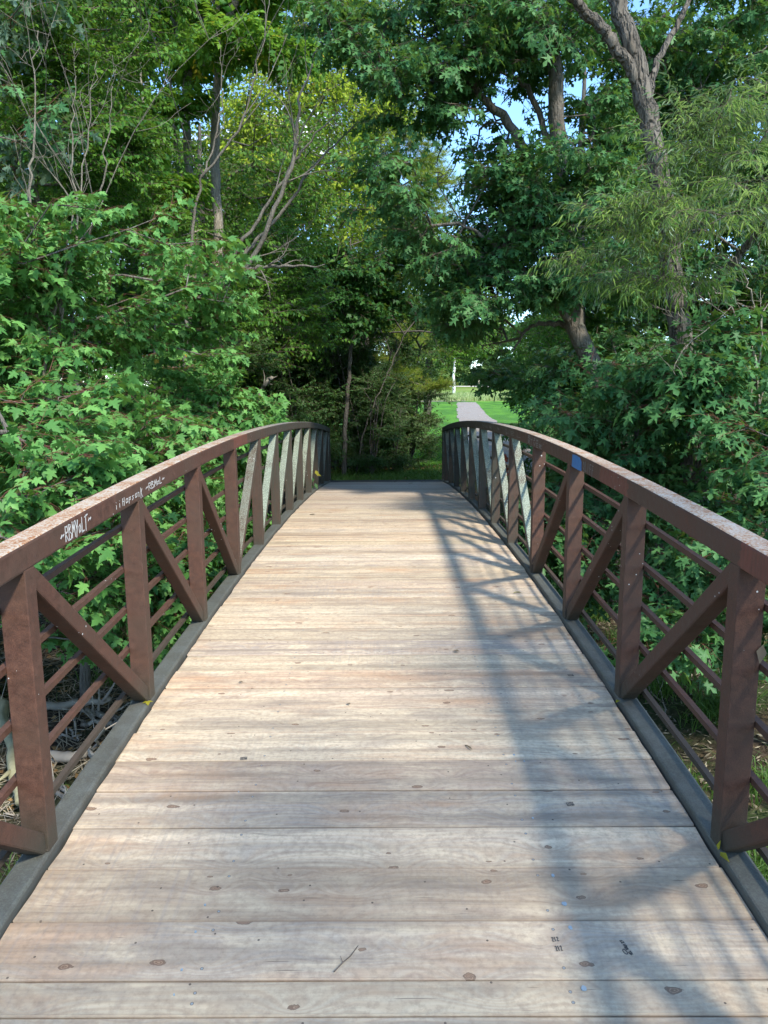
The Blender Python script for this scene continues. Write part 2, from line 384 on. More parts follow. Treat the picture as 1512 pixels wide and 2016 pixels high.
# deck planks (one mesh: planks are the deck's pattern)
seams = [1.19, 1.43, 1.665, 1.745 + .12, 1.985, 2.221, 2.474, 2.708, 2.955, 3.192, 3.452, 3.71, 3.955]
ys = seams[:]
while ys[0] > Y0 + .3: ys.insert(0, ys[0] - .241)
while ys[-1] < Y1 - .45: ys.append(ys[-1] + .241 + rnd.uniform(-.006, .006))
me_v = []; me_f = []; t1 = []; t2 = []; t3 = []
def plank(y0, y1, id1, id2):
    n = 22; b = len(me_v); xl = -HI + .010 + rnd.uniform(-.003, .004); xr = HI - .010 + rnd.uniform(-.004, .003)
    g = rnd.choice((.0012, .0018, .0026, .0036)); dz = rnd.uniform(-.0025, .0025); cup = rnd.uniform(-.002, .003)
    prof = [(y0 + g, -.038), (y0 + g, -.004), (y0 + g + .004, 0), (y0 + (y1 - y0) * .5, cup), (y1 - g - .004, 0), (y1 - g, -.004), (y1 - g, -.038)]
    m = len(prof); ph = rnd.uniform(0, 6)
    for i in range(n + 1):
        x = xl + (xr - xl) * i / n
        wv = .0012 * math.sin(x * 3 + ph) + rnd.uniform(-.0004, .0004)
        for k, (y, z) in enumerate(prof):
            ex = 0
            if i in (0, n): ex = rnd.uniform(-.005, .005)
            me_v.append((x + ex, y + (wv if k != 3 else 0), zdeck(y) + z + dz)); t1.append(id1); t2.append(id2); t3.append(min(y - y0, y1 - y))
    for i in range(n):
        for k in range(m - 1):
            a = b + i * m + k; me_f.append((a, a + m, a + m + 1, a + 1))
    me_f.append(tuple(b + k for k in range(m))); me_f.append(tuple(b + n * m + k for k in reversed(range(m))))
tones = {}
for a, b2 in zip(ys[:-1], ys[1:]):
    plank(a, b2, rnd.random(), rnd.random())
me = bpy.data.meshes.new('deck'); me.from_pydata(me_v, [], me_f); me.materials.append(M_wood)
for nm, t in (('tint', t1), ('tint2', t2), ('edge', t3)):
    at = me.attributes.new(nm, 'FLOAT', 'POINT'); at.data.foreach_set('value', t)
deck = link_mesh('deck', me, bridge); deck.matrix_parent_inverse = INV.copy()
# threshold plank, grey and worn, and cross beams below
ye = ys[-1]
mb = MB(); mb.box(-HI + .01, HI - .01, ye + .01, ye + .20, zdeck(ye) - .06, zdeck(ye) + .004); mb.box(-HI - .12, HI + .12, ye + .205, ye + .46, zdeck(ye) - .2, zdeck(ye) - .008)
bb(mb, 'threshold', plain('grey_worn_timber', (.055, .053, .048), .85, .2, .4, 9), bevel=.006)
for y in PY:
    mb = MB(); mb.box(-HI, HI, y - .03, y + .03, ztop(y) - .19, ztop(y) - .079); bb(mb, 'cross_beam', M_steel)

# writing on the rail sides
def curve_strokes(mb, s, y_far, y_near, strokes, w=.0045, h=.066, zc=.05):
    """strokes in unit box (u left-to-right as read from the deck, v up) laid on the inner side face of the rail"""
    x = s * (HI - .0012)
    def pt(u, v):
        y = y_near + (y_far - y_near) * u if s < 0 else y_far + (y_near - y_far) * u
        return Vector((x, y, ztop(y) + HR + zc + (v - .5) * h))
    for st in strokes:
        P = [pt(u, v) for u, v in st]
        for p, q2 in zip(P[:-1], P[1:]):
            d = q2 - p; L = d.length
            if L < 1e-5: continue
            d /= L; n = Vector((1, 0, 0)).cross(d) * (w / 2); e = d * (w * .3); t = Vector((s * -.0006 if s > 0 else .0006, 0, 0))
            k1 = rnd.uniform(.5, 1.25); k2 = rnd.uniform(.5, 1.25); jz = Vector((0, rnd.uniform(-.0018, .0018), rnd.uniform(-.0025, .0025)))
            q1 = [p - e - n * k1 + jz, p - e + n * k1 + jz, q2 + e + n * k2, q2 + e - n * k2]
            mb.hexa([a_ - t for a_ in q1] + [a_ + t for a_ in q1])
GL = {'R': [[(0, 0), (0, 1), (.6, .95), (.6, .6), (0, .5), (.7, 0)]],
      'B': [[(0, 0), (0, 1), (.6, .9), (.1, .55), (.75, .3), (.6, .02), (0, 0)]],
      'M': [[(0, 0), (.1, 1), (.4, .35), (.7, 1), (.8, 0)]], 'Y': [[(0, 1), (.35, .5)], [(.7, 1), (.2, -.1)]],
      'o': [[(.1, .1), (.05, .5), (.5, .6), (.6, .15), (.1, .1)]], 'L': [[(.1, 1), (0, 0), (.6, .05)]],
      'T': [[(.3, 0), (.35, 1)], [(0, .92), (.9, 1)]], '~': [[(0, .4), (.25, .6), (.45, .4), (.7, .6)]],
      'H': [[(0, 0), (0, .9)], [(.5, 0), (.5, .9)], [(0, .45), (.5, .5)]], 'p': [[(0, -.1), (.05, .6), (.5, .6), (.4, .25), (.05, .25)]],
      's': [[(.5, .6), (.1, .5), (.45, .25), (.05, .05)]], 'n': [[(0, 0), (0, .6), (.4, .55), (.45, 0)]], 'k': [[(0, -.3), (.05, 1)], [(.5, .8), (.1, .4), (.55, -.3)]],
      'i': [[(.1, 0), (.1, .5)], [(.1, .75), (.12, .8)]], 'U': [[(0, 1), (.05, .1), (.5, .05), (.55, 1)]], 'S': [[(.6, .9), (.1, .8), (.55, .35), (.05, .05)]],
      'E': [[(.5, 1), (0, 1), (0, 0), (.5, 0)], [(0, .5), (.4, .5)]], 'V': [[(0, 1), (.3, 0), (.6, 1)]], 'I': [[(.2, 0), (.2, 1)]],
      'Q': [[(.3, 0), (0, .4), (.3, .95), (.6, .5), (.3, 0), (.65, -.1)]], 'F': [[(0, -.2), (.05, 1), (.55, 1)], [(.02, .5), (.4, .5)]],
      '1': [[(.2, 0), (.2, 1), (.05, .8)]], '2': [[(0, .85), (.35, 1), (.5, .7), (0, 0), (.55, 0)]], ' ': []}
def word(txt, u0=0, u1=1, v0=0, v1=1):
    n = len(txt); w_ = (u1 - u0) / n; out = []
    for i, c in enumerate(txt):
        for st in GL[c]:
            out.append([(u0 + (i + x * 1.05) * w_, v0 + y * (v1 - v0)) for x, y in st])
    return out
def graffiti(s, yf, yn_, strokes, mat, w=.0045, h=.066, zc=.05, label=None):
    mb = MB(); curve_strokes(mb, s, yf, yn_, strokes, w, h, zc)
    o = mb.build('graffiti', mat, rails[s])
    if label: o['label'] = label
graffiti(-1, 3.13, 2.82, word('~', 0, .13, .2, .8) + word('RBMYoLT', .14, .86, .0, 1.0) + word('~', .88, 1, .3, .9), M_white, .0052, .062, .048, 'white marker lettering on the side of the rail')
graffiti(-1, 3.82, 3.42, word('iiHopsonk', 0, 1, .1, .9), M_white, .0035, .05, .045)
graffiti(-1, 4.20, 3.86, word('~RBMoL~', 0, 1, .1, .9), M_white, .004, .045, .048)
graffiti(1, 6.45, 5.85, word('RUSH', 0, .8, .55, .95) + word('RIVER', .0, 1, .0, .42), M_faint, .006, .075, .05)
graffiti(1, 4.62, 4.36, word('QLIFF', 0, 1, .05, .95), M_faint, .0045, .06, .045)
graffiti(1, 9.6, 6.7, word('MoRIS UEL', 0, 1, .1, .9), M_faint, .004, .04, .05)
mb = MB(); x = HI - .0013
pts = [(4.90, .002), (4.72, .000), (4.655, .004), (4.66, .060), (4.70, .082), (4.80, .086), (4.89, .082)]
vs = [(x - .0006, y, ztop(y) + HR + z) for y, z in pts] + [(x + .002, y, ztop(y) + HR + z) for y, z in pts]
n = len(pts); mb.add(vs, [tuple(reversed(range(n))), tuple(range(n, 2 * n))] + [(i, (i + 1) % n, n + (i + 1) % n, n + i) for i in range(n)])
o = mb.build('paint_patch', M_blue, rails[1]); o['label'] = 'bright blue paint patch on the rail side'

# lumber stamps and specks on the deck
def deck_strokes(mb, cx, cy, sx, sy, rot, strokes, w=.0022):
    cr_, sr = math.cos(R(rot)), math.sin(R(rot))
    def pt(u, v):
        a_, b_ = (u - .5) * sx, (v - .5) * sy; x = cx + a_ * cr_ - b_ * sr; y = cy + a_ * sr + b_ * cr_
        return Vector((x, y, zdeck(y) + .0045))
    for st in strokes:
        P = [pt(u, v) for u, v in st]
        for p, q2 in zip(P[:-1], P[1:]):
            d = q2 - p; L = d.length
            if L < 1e-5: continue
            d /= L; n = d.cross(Vector((0, 0, 1))).normalized() * (w / 2); e = d * (w * .2); t = Vector((0, 0, .0005))
            q1 = [p - e - n, p - e + n, q2 + e + n, q2 + e - n]; mb.hexa([a_ - t for a_ in q1] + [a_ + t for a_ in q1])
def on_deck(px, py):
    y = 2.
    for _ in range(40):
        p = PX(px, py, y); d = (p[2] - CAM.z) / y; y = (zdeck(y) - CAM.z) / d
    return PX(px, py, y)
def stamp_mark(marks):
    mb = MB()
    for m_ in marks: deck_strokes(mb, *m_)
    mb.build('lumber_stamp', M_ink, deck)
c1 = on_deck(1094, 1851); stamp_mark([(c1[0], c1[1], .024, .016, 6, word('212'))])
c1 = on_deck(1101, 1869); stamp_mark([(c1[0], c1[1], .024, .018, 6, word('212'))])
c1 = on_deck(1232, 1870); oval = [[(.5 + .5 * math.cos(a_ * .5), .5 + .5 * math.sin(a_ * .5)) for a_ in range(14)]]
stamp_mark([(c1[0] - .006, c1[1] - .012, .020, .011, 112, oval), (c1[0] + .006, c1[1] - .008, .034, .009, 112, word('SEL H2')), (c1[0] - .002, c1[1] + .022, .030, .009, 112, word('U12S'))])
for px, py in ((1122, 1584), (480, 1494), (1123, 1330)):
    c1 = on_deck(px, py); stamp_mark([(c1[0], c1[1], .024, .03, 100, word('HI2', 0, 1, 0, .45) + word('E12', 0, 1, .55, 1))])
for px, py, r in ((1111, 1781, .009), (1123, 1828, .007), (1149, 1948, .009), (1089, 1725, .006), (385, 1836, .004), (358, 1911, .004), (343, 1960, .003), (404, 1783, .004), (1012, 1487, .005), (1032, 1500, .004), (1049, 1612, .004), (1015, 1500, .003), (470, 1560, .003)):
    c1 = on_deck(px, py); pts = [(c1[0] + r * (.7 + rnd.random() * .5) * math.cos(a_), c1[1] + r * (.7 + rnd.random() * .5) * math.sin(a_)) for a_ in np.arange(0, 6.28, .8)]
    mb = MB(); n = len(pts); vs = [(x, y, zdeck(y) + .005) for x, y in pts] + [(x, y, zdeck(y) + .001) for x, y in pts]
    mb.add(vs, [tuple(range(n))] + [(i, n + i, n + (i + 1) % n, (i + 1) % n) for i in range(n)])
    mb.build('paint_speck', M_chalk, deck)

# ------------------------------------------------------------------ ground
def smooth(a, b, x):
    t = np.clip((x - a) / (b - a), 0, 1); return t * t * (3 - 2 * t)
def ground_z(x, y):
    x = np.asarray(x, float); y = np.asarray(y, float)
    yy = y - .22 * np.abs(x) * (y < 9)
    bank = smooth(12.0, 16.9, y + .8 * np.sin(x * .35))
    near = 1 - smooth(-5.5, -3.0, y + .1 * x)
    base = -1.75 + 1.60 * np.maximum(bank, near)
    base += .45 * smooth(2.2, 6.5, np.abs(x)) * (1 - bank) * (1 - near)
    nzv = .10 * np.sin(1.3 * x + .7 * y) * np.sin(.9 * y - .6 * x) + .05 * np.sin(3.1 * x + 1) * np.sin(2.7 * y)
    nzv = nzv * (1 - .9 * smooth(14, 17, y))
    lawn = .35 * smooth(55, 100, y) + .75 * smooth(95, 135, y) + 2.4 * smooth(135, 210, y)
    return base + nzv + lawn
def path_c(y):
    k = [(16.9, 1.9), (19, 2.9), (21.5, 3.6), (25, 4.0), (32, 4.6), (40, 5.3), (57, 6.7), (75, 8.3), (90, 9.7), (97, 10.4), (104, 11.0)]
    ysk = [a_ for a_, _ in k]; return np.interp(y, ysk, [b_ for _, b_ in k])
def axis(vals):
    out = [vals[0][0]]
    for a_, b_, st in vals:
        out += list(np.arange(a_ + st, b_ + 1e-6, st))
    return np.array(out)
gx = axis([(-900, -100, 80), (-100, -20, 8), (-20, -8, 1), (-8, 14, .25), (14, 40, 1.3), (40, 100, 10), (100, 900, 80)])
gy = axis([(-300, -30, 30), (-30, -8, 2), (-8, 26, .25), (26, 60, 1.0), (60, 240, 5), (240, 1800, 120)])
XX, YY = np.meshgrid(gx, gy); ZZ = ground_z(XX, YY)
ZZ = ZZ + (rng.random(ZZ.shape) - .5) * .05 * (YY < 15) * (YY > -6) * (abs(XX) < 14)
nx_, ny_ = len(gx), len(gy)
idx = np.arange(nx_ * ny_).reshape(ny_, nx_)
quads = np.stack([idx[:-1, :-1], idx[:-1, 1:], idx[1:, 1:], idx[1:, :-1]], -1).reshape(-1, 4)

def np_mesh(name, V, faces, k, mats, matidx=None, attrs=None, smooth_=False):
    me = bpy.data.meshes.new(name)
    nf = len(faces)
    me.vertices.add(len(V)); me.vertices.foreach_set('co', np.ascontiguousarray(V, dtype=np.float32).ravel())
    me.loops.add(nf * k); me.loops.foreach_set('vertex_index', np.ascontiguousarray(faces, dtype=np.int32).ravel())
    me.polygons.add(nf); me.polygons.foreach_set('loop_start', np.arange(0, nf * k, k, dtype=np.int32))
    for m in mats: me.materials.append(m)
    if matidx is not None: me.polygons.foreach_set('material_index', np.ascontiguousarray(matidx, dtype=np.int32))
    if smooth_: me.polygons.foreach_set('use_smooth', np.ones(nf, dtype=bool))
    for nm, a_ in (attrs or {}).items():
        at = me.attributes.new(nm, 'FLOAT', 'POINT'); at.data.foreach_set('value', np.ascontiguousarray(a_, dtype=np.float32))
    me.update(calc_edges=True)
    return me

q = NT('ground_soil_and_grass'); P = q.pos(); X, Y, Z = q.sep(P)
n1 = q.noise(P, .9, 6, .65); n2 = q.noise(P, 14, 5, .7); n3 = q.noise(P, .12, 3, .5)
soil = q.ramp(n2, [(.3, (.022, .016, .011)), (.5, (.050, .038, .026)), (.7, (.11, .088, .062))])
soil = q.mix(q.ramp(n1, [(.45, 0.0), (.62, .65)]), soil, q.mix(n2, (.016, .035, .010), (.045, .085, .020)))
grass = q.mix(n2, (.022, .085, .008), (.060, .18, .015))
grass = q.mix(q.ramp(n1, [(.35, .7), (.6, 0.0)]), grass, (.055, .12, .018))
grass = q.mix(q.ramp(q.noise(q.mapv(P, (.5, .12, 1)), 1.0, 4, .6), [(.42, 0.0), (.62, .7)]), grass, (.10, .25, .02))
grass = q.mix(q.ramp(Y, [(0.0, 0.0), (1.0, 0.0)]), grass, grass)
meadow = q.math('MULTIPLY', q.math('GREATER_THAN', q.math('ADD', Y, q.math('MULTIPLY', n3, 8.0)), 108.0), q.ramp(q.noise(q.mapv(P, (.08, .25, 1)), 1, 5, .6), [(.4, .3), (.6, .9)]))
grass = q.mix(meadow, grass, (.20, .24, .075))
lawn = q.math('MULTIPLY', q.math('SUBTRACT', q.math('ADD', Y, q.math('MULTIPLY', n1, 2.5)), 17.0), .5, 0, True)
lawn = q.math('MULTIPLY', lawn, q.math('MAXIMUM', q.math('MULTIPLY', q.math('SUBTRACT', Y, 26.0), .3, 0, True), q.math('MULTIPLY', q.math('SUBTRACT', q.math('ADD', X, n1), .9), 1.5, 0, True)))
leafl = q.ramp(q.noise(P, 6, 4, .8), [(.56, 0.0), (.62, .7)])
col = q.mix(lawn, soil, grass)
litter = q.math('MULTIPLY', leafl, q.math('SUBTRACT', 1.0, q.math('MULTIPLY', q.math('SUBTRACT', Y, 20.0), .08, 0, True), 0, True))
col = q.mix(litter, col, (.13, .095, .055))
M_ground = q.done(q.bsdf(col, .95, .1, q.bump(n2, .8, .03)))
me = np_mesh('ground', np.stack([XX, YY, ZZ], -1).reshape(-1, 3), quads, 4, [M_ground], smooth_=True)
tag(link_mesh('ground', me), kind='structure')

def strip(name, cfun, yarr, half, mat, dz=.015, roughen=.0):
    V = []; 
    for y in yarr:
        c = float(cfun(y)); h = half(y) if callable(half) else half
        for k in range(5):
            x = c + (k / 2 - 1) * h + (rnd.uniform(-roughen, roughen) if k in (0, 4) else 0)
            V.append((x, y, float(ground_z(x, y)) + dz + (.015 if k == 2 else 0)))
    Fc = [(i * 5 + k, i * 5 + k + 1, i * 5 + k + 6, i * 5 + k + 5) for i in range(len(yarr) - 1) for k in range(4)]
    me = np_mesh(name, np.array(V), np.array(Fc), 4, [mat], smooth_=True)
    return tag(link_mesh(name, me), kind='structure')
q = NT('path_gravel'); P = q.pos(); g1 = q.noise(P, 30, 4, .8); g2 = q.noise(P, .8, 4, .6)
col = q.ramp(g1, [(.3, (.12, .105, .085)), (.5, (.23, .205, .175)), (.7, (.34, .31, .27))])
col = q.mix(q.ramp(g2, [(.5, 0.0), (.7, .5)]), col, (.22, .13, .075))
M_gravel = q.done(q.bsdf(col, .9, .15, q.bump(g1, .6, .02)))
strip('path', path_c, np.concatenate([np.arange(18.5, 40, .5), np.arange(40, 101, 2)]), lambda y: 1.25, M_gravel, .02, .12)
M_pale = plain('pale_gravel', (.62, .62, .56), .9, .1, .12, 3)
V = []; xs = np.arange(-10, 60, 2.0)
for x in xs:
    for k in (-1, 1):
        y = 185 + k * 2.0 - x * .22; V.append((x, y, float(ground_z(x, y)) + .10))
Fc = [(2 * i, 2 * i + 2, 2 * i + 3, 2 * i + 1) for i in range(len(xs) - 1)]
tag(link_mesh('far_path', np_mesh('far_path', np.array(V), np.array(Fc), 4, [M_pale])), kind='structure')
V = []; xs = np.arange(-8, 12, 1.0)
for x in xs:
    for k in (-1, 1):
        y = 104.5 + k * 1.0 + (.0 if x < 8 else 0); V.append((x, y, float(ground_z(x, y)) + .05))
Fc = [(2 * i, 2 * i + 2, 2 * i + 3, 2 * i + 1) for i in range(len(xs) - 1)]
tag(link_mesh('side_path', np_mesh('side_path', np.array(V), np.array(Fc), 4, [M_gravel])), kind='structure')

#@@TREES
# ------------------------------------------------------------------ foliage
def fan(outline, centre):
    V = [centre] + outline; n = len(outline)
    return np.array(V, float), np.array([(0, i, i % n + 1) for i in range(1, n + 1)])
def droop(V, fold=.14, sag=.28):
    V = V.copy(); V[:, 2] += fold * np.abs(V[:, 0]) - sag * np.maximum(V[:, 1] - .15, 0) ** 2 - .22 * V[:, 0] ** 2; return V
def mir(pts, tip): return [(x, y, 0) for x, y in pts] + [(0, tip, 0)] + [(-x, y, 0) for x, y in reversed(pts) if x > 1e-6]
LEAF = {}
V, T = fan(mir([(0, 0), (.24, -.05), (.45, .07), (.25, .2), (.44, .27), (.64, .47), (.38, .47), (.17, .47), (.25, .66), (.13, .80)], 1.02), (0, .28, 0)); LEAF['maple'] = (droop(V), T)
V, T = fan(mir([(0, 0), (.40, .02), (.2, .2), (.60, .50), (.15, .46), (.2, .74)], 1.02), (0, .28, 0)); LEAF['maple_mid'] = (droop(V), T)
V, T = fan(mir([(0, 0), (.36, -.05), (.14, .22), (.68, .60), (.30, .50), (.10, .55), (.22, .82)], 1.05), (0, .3, 0)); LEAF['silver'] = (droop(V, .1, .35), T)
LEAF['maple_far'] = (np.array([(0, 0, 0), (.5, .25, .05), (.18, .5, 0), (0, 1, -.15), (-.18, .5, 0), (-.5, .25, .05)], float), np.array([(0, 1, 2), (0, 2, 3), (0, 3, 4), (0, 4, 5)]))
LEAF['oval'] = (np.array([(0, 0, 0), (.27, .4, .05), (0, 1, -.12), (-.27, .4, .05)], float), np.array([(0, 1, 2), (0, 2, 3)]))
LEAF['willow'] = (np.array([(0, 0, 0), (.07, .3, .02), (0, .35, -.02), (-.07, .3, .02), (.05, .7, -.06), (-.05, .7, -.06), (0, 1, -.2)], float),
                  np.array([(0, 1, 2), (0, 2, 3), (1, 4, 2), (2, 5, 3), (4, 6, 2), (2, 6, 5)]))
LEAF['blob'] = (np.array([(0, 0, 0), (.5, .3, .1), (.3, .8, -.1), (-.25, .95, 0), (-.5, .4, .1)], float), np.array([(0, 1, 2), (0, 2, 3), (0, 3, 4)]))

def rot_to(fwd, up):
    """matrix whose columns are (side, fwd, up')"""
    f = fwd / np.linalg.norm(fwd); s = np.cross(f, up); ns = np.linalg.norm(s)
    s = s / ns if ns > 1e-4 else np.array([1., 0, 0]); u = np.cross(s, f)
    return np.stack([s, f, u], 1)
def prism(p, q_, r0, r1):
    d = q_ - p; Rm = rot_to(d, np.array([.13, .21, .97])); V = []
    for c, r in ((p, r0), (q_, r1)):
        for k in range(3):
            a = 2.094 * k; V.append(c + Rm[:, 0] * math.cos(a) * r + Rm[:, 2] * math.sin(a) * r)
    return np.array(V), np.array([(0, 1, 4), (0, 4, 3), (1, 2, 5), (1, 5, 4), (2, 0, 3), (2, 3, 5)])

class Acc:
    def __init__(s): s.V = []; s.T = []; s.M = []; s.A = []; s.n = 0
    def add(s, V, T, m, a):
        s.V.append(V); s.T.append(T + s.n); s.M.append(np.full(len(T), m)); s.A.append(np.full(len(V), a)); s.n += len(V)
    def get(s): return np.concatenate(s.V), np.concatenate(s.T), np.concatenate(s.M), np.concatenate(s.A)

def spray(kind, r):
    """one leafy twig growing along +Y, about .5 m long; material 0 leaf, 1 twig"""
    A = Acc(); K = dict(
        maple=dict(L=.46, n=7, leaf='maple', s=(.050, .108), pet=.055, opp=True, side=3, tw=.0028),
        maple_mid=dict(L=.55, n=7, leaf='maple_mid', s=(.08, .12), pet=.06, opp=True, side=4, tw=.004),
        silver=dict(L=.55, n=7, leaf='silver', s=(.09, .14), pet=.07, opp=True, side=3, tw=.004),
        maple_far=dict(L=.8, n=9, leaf='maple_far', s=(.12, .18), pet=.05, opp=True, side=4, tw=.006),
        shrub=dict(L=.55, n=13, leaf='oval', s=(.045, .075), pet=.005, opp=True, side=4, tw=.003),
        elm=dict(L=.8, n=13, leaf='oval', s=(.08, .12), pet=.01, opp=False, side=5, tw=.004),
        willow=dict(L=.62, n=15, leaf='willow', s=(.09, .15), pet=.004, opp=False, side=3, tw=.0022),
        far=dict(L=1.6, n=9, leaf='blob', s=(.22, .40), pet=.02, opp=True, side=4, tw=.02))[kind]
    def shoot(p0, dirv, L, n, hang):
        pts = [p0]; d = dirv / np.linalg.norm(dirv)
        for i in range(4):
            d = d + r.normal(0, .12, 3) + np.array([0, 0, -hang]); d /= np.linalg.norm(d); pts.append(pts[-1] + d * L / 4)
        for i in range(4):
            V, T = prism(pts[i], pts[i + 1], K['tw'] * (1 - i * .2), K['tw'] * (.8 - i * .2)); A.add(V, T, 1, .5)
        for j in range(n):
            t = (j + .7) / n * 4; i = min(3, int(t)); p = pts[i] + (pts[i + 1] - pts[i]) * (t - i); dd = pts[i + 1] - pts[i]; dd /= np.linalg.norm(dd)
            for sd in ((1, -1) if K['opp'] else ((1,) if j % 2 else (-1,))):
                if r.random() < .12: continue
                side = np.cross(dd, np.array([0, 0, 1.])) ; side /= (np.linalg.norm(side) + 1e-6)
                f = dd * r.uniform(.2, .9) + side * sd * r.uniform(.5, 1.1) + np.array([0, 0, r.uniform(-.75, .05)])
                if kind == 'willow': f = dd * 1.0 + side * sd * r.uniform(.2, 1.3) + np.array([0, 0, r.uniform(-1.0, .3)])
                f /= np.linalg.norm(f)
                pe = p + f * K['pet'] * r.uniform(.6, 1.3)
                if kind in ('maple', 'silver'): V, T = prism(p, pe, .0011, .0009); A.add(V, T, 1, .5)
                up = np.array([r.normal(0, .38), r.normal(0, .38), 1.0])
                lf = f + np.array([0, 0, r.uniform(-.5, .05)])
                Rm = rot_to(lf, up); LV, LT = LEAF[K['leaf']]; s_ = r.uniform(*K['s'])
                A.add((LV * s_) @ Rm.T + pe, LT, 0, .99 if r.random() < .0022 else float(r.random()) * .97)
    hang = .12 if kind == 'willow' else .05
    shoot(np.zeros(3), np.array([0, 1., .1]), K['L'], K['n'], hang)
    for k in range(K['side']):
        t = (k + .5) / K['side'] * .7; sd = 1 if k % 2 else -1
        shoot(np.array([0, t * K['L'], 0]), np.array([sd * r.uniform(.6, 1.), r.uniform(.5, 1), r.uniform(-.3, .35)]), K['L'] * r.uniform(.4, .7), max(2, int(K['n'] * .5)), hang)
    return A.get()

def ash_spray(r):
    A = Acc()
    for k in range(6):
        a = k * 1.1 + r.random(); el = r.uniform(-.3, .5); d = np.array([math.sin(a) * .8, abs(math.cos(a)) * .9 + .2, el]); d /= np.linalg.norm(d)
        p0 = np.array([0, k * .05, 0]); L = r.uniform(.22, .34); pts = [p0]
        for i in range(4):
            d = d + np.array([0, 0, -.16]); d /= np.linalg.norm(d); pts.append(pts[-1] + d * L / 4)
        V, T = prism(pts[0], pts[2], .002, .0015); A.add(V, T, 1, .5); V, T = prism(pts[2], pts[4], .0015, .001); A.add(V, T, 1, .5)
        tint = float(r.random())
        for i in (1, 2, 3, 4):
            for sd in ((1, -1) if i < 4 else (1, -1, 0)):
                side = np.cross(d, [0, 0, 1.]); f = d * (.5 if sd else 1) + side * sd * .9 + np.array([0, 0, r.uniform(-.45, 0)])
                LV, LT = LEAF['oval']; A.add((LV * r.uniform(.08, .115)) @ rot_to(f, np.array([r.normal(0, .3), r.normal(0, .3), 1])).T + pts[i], LT, 0, min(1, max(0, tint + r.normal(0, .1))))
    return A.get()
def pine_spray(r):
    A = Acc(); pts = [np.zeros(3)]; d = np.array([0, 1., .15])
    for i in range(5):
        d = d + r.normal(0, .1, 3); d /= np.linalg.norm(d); pts.append(pts[-1] + d * .13)
        V, T = prism(pts[i], pts[i + 1], .006 - .001 * i, .005 - .001 * i); A.add(V, T, 1, .5)
    starts = [(pts[i], d) for i in range(1, 6)]
    for k in range(7):
        b = pts[1 + k % 4]; dv = np.array([(1 if k % 2 else -1) * r.uniform(.5, 1), r.uniform(.4, 1), r.uniform(-.1, .4)]); dv /= np.linalg.norm(dv)
        e = b + dv * r.uniform(.15, .3); V, T = prism(b, e, .003, .002); A.add(V, T, 1, .5); starts += [(b + (e - b) * .55, dv), (e, dv)]
    for p, dv in starts:
        tint = float(r.random())
        for j in range(16):
            f = dv * r.uniform(.3, 1.1) + r.normal(0, .5, 3); f /= np.linalg.norm(f); L = r.uniform(.09, .14); s = np.cross(f, r.normal(0, 1, 3)); s /= np.linalg.norm(s)
            A.add(np.array([p - s * .003, p + s * .003, p + f * L]), np.array([(0, 1, 2)]), 0, min(1, max(0, tint + r.normal(0, .12))))
    return A.get()
TR = np.random.default_rng(11)
SPR = {k: [spray(k, TR) for _ in range(9)] for k in ('maple', 'maple_mid', 'silver', 'maple_far', 'shrub', 'elm', 'willow', 'far')}
SPR['ash'] = [ash_spray(TR) for _ in range(8)]; SPR['pine'] = [pine_spray(TR) for _ in range(7)]

def stamp(kind, P, D, S, r, rollv=.5, tint_shift=None):
    Vs = []; Ts = []; Ms = []; As = []; n0 = 0; m = len(P)
    var = r.integers(0, len(SPR[kind]), m)
    f = D / np.linalg.norm(D, axis=1, keepdims=True)
    up = np.stack([r.normal(0, rollv, m), r.normal(0, rollv, m), np.ones(m)], 1)
    s = np.cross(f, up); s /= (np.linalg.norm(s, axis=1, keepdims=True) + 1e-6); u = np.cross(s, f)
    RM = np.stack([s, f, u], 2)
    ts = r.normal(0, .13, m) if tint_shift is None else tint_shift
    for v in range(len(SPR[kind])):
        ix = np.where(var == v)[0]
        if not len(ix): continue
        V, T, Mi, A = SPR[kind][v]; k = len(V)
        W = np.einsum('mij,nj->mni', RM[ix], V) * S[ix][:, None, None] + P[ix][:, None, :]
        TT = T[None] + (np.arange(len(ix)) * k)[:, None, None] + n0
        Vs.append(W.reshape(-1, 3)); Ts.append(TT.reshape(-1, 3)); Ms.append(np.tile(Mi, len(ix)))
        As.append(np.clip(np.where(A > .975, A, np.minimum(A[None] * .9 + ts[ix][:, None] + .03, .95)), 0, 1).ravel()); n0 += k * len(ix)
    return np.concatenate(Vs), np.concatenate(Ts), np.concatenate(Ms), np.concatenate(As)

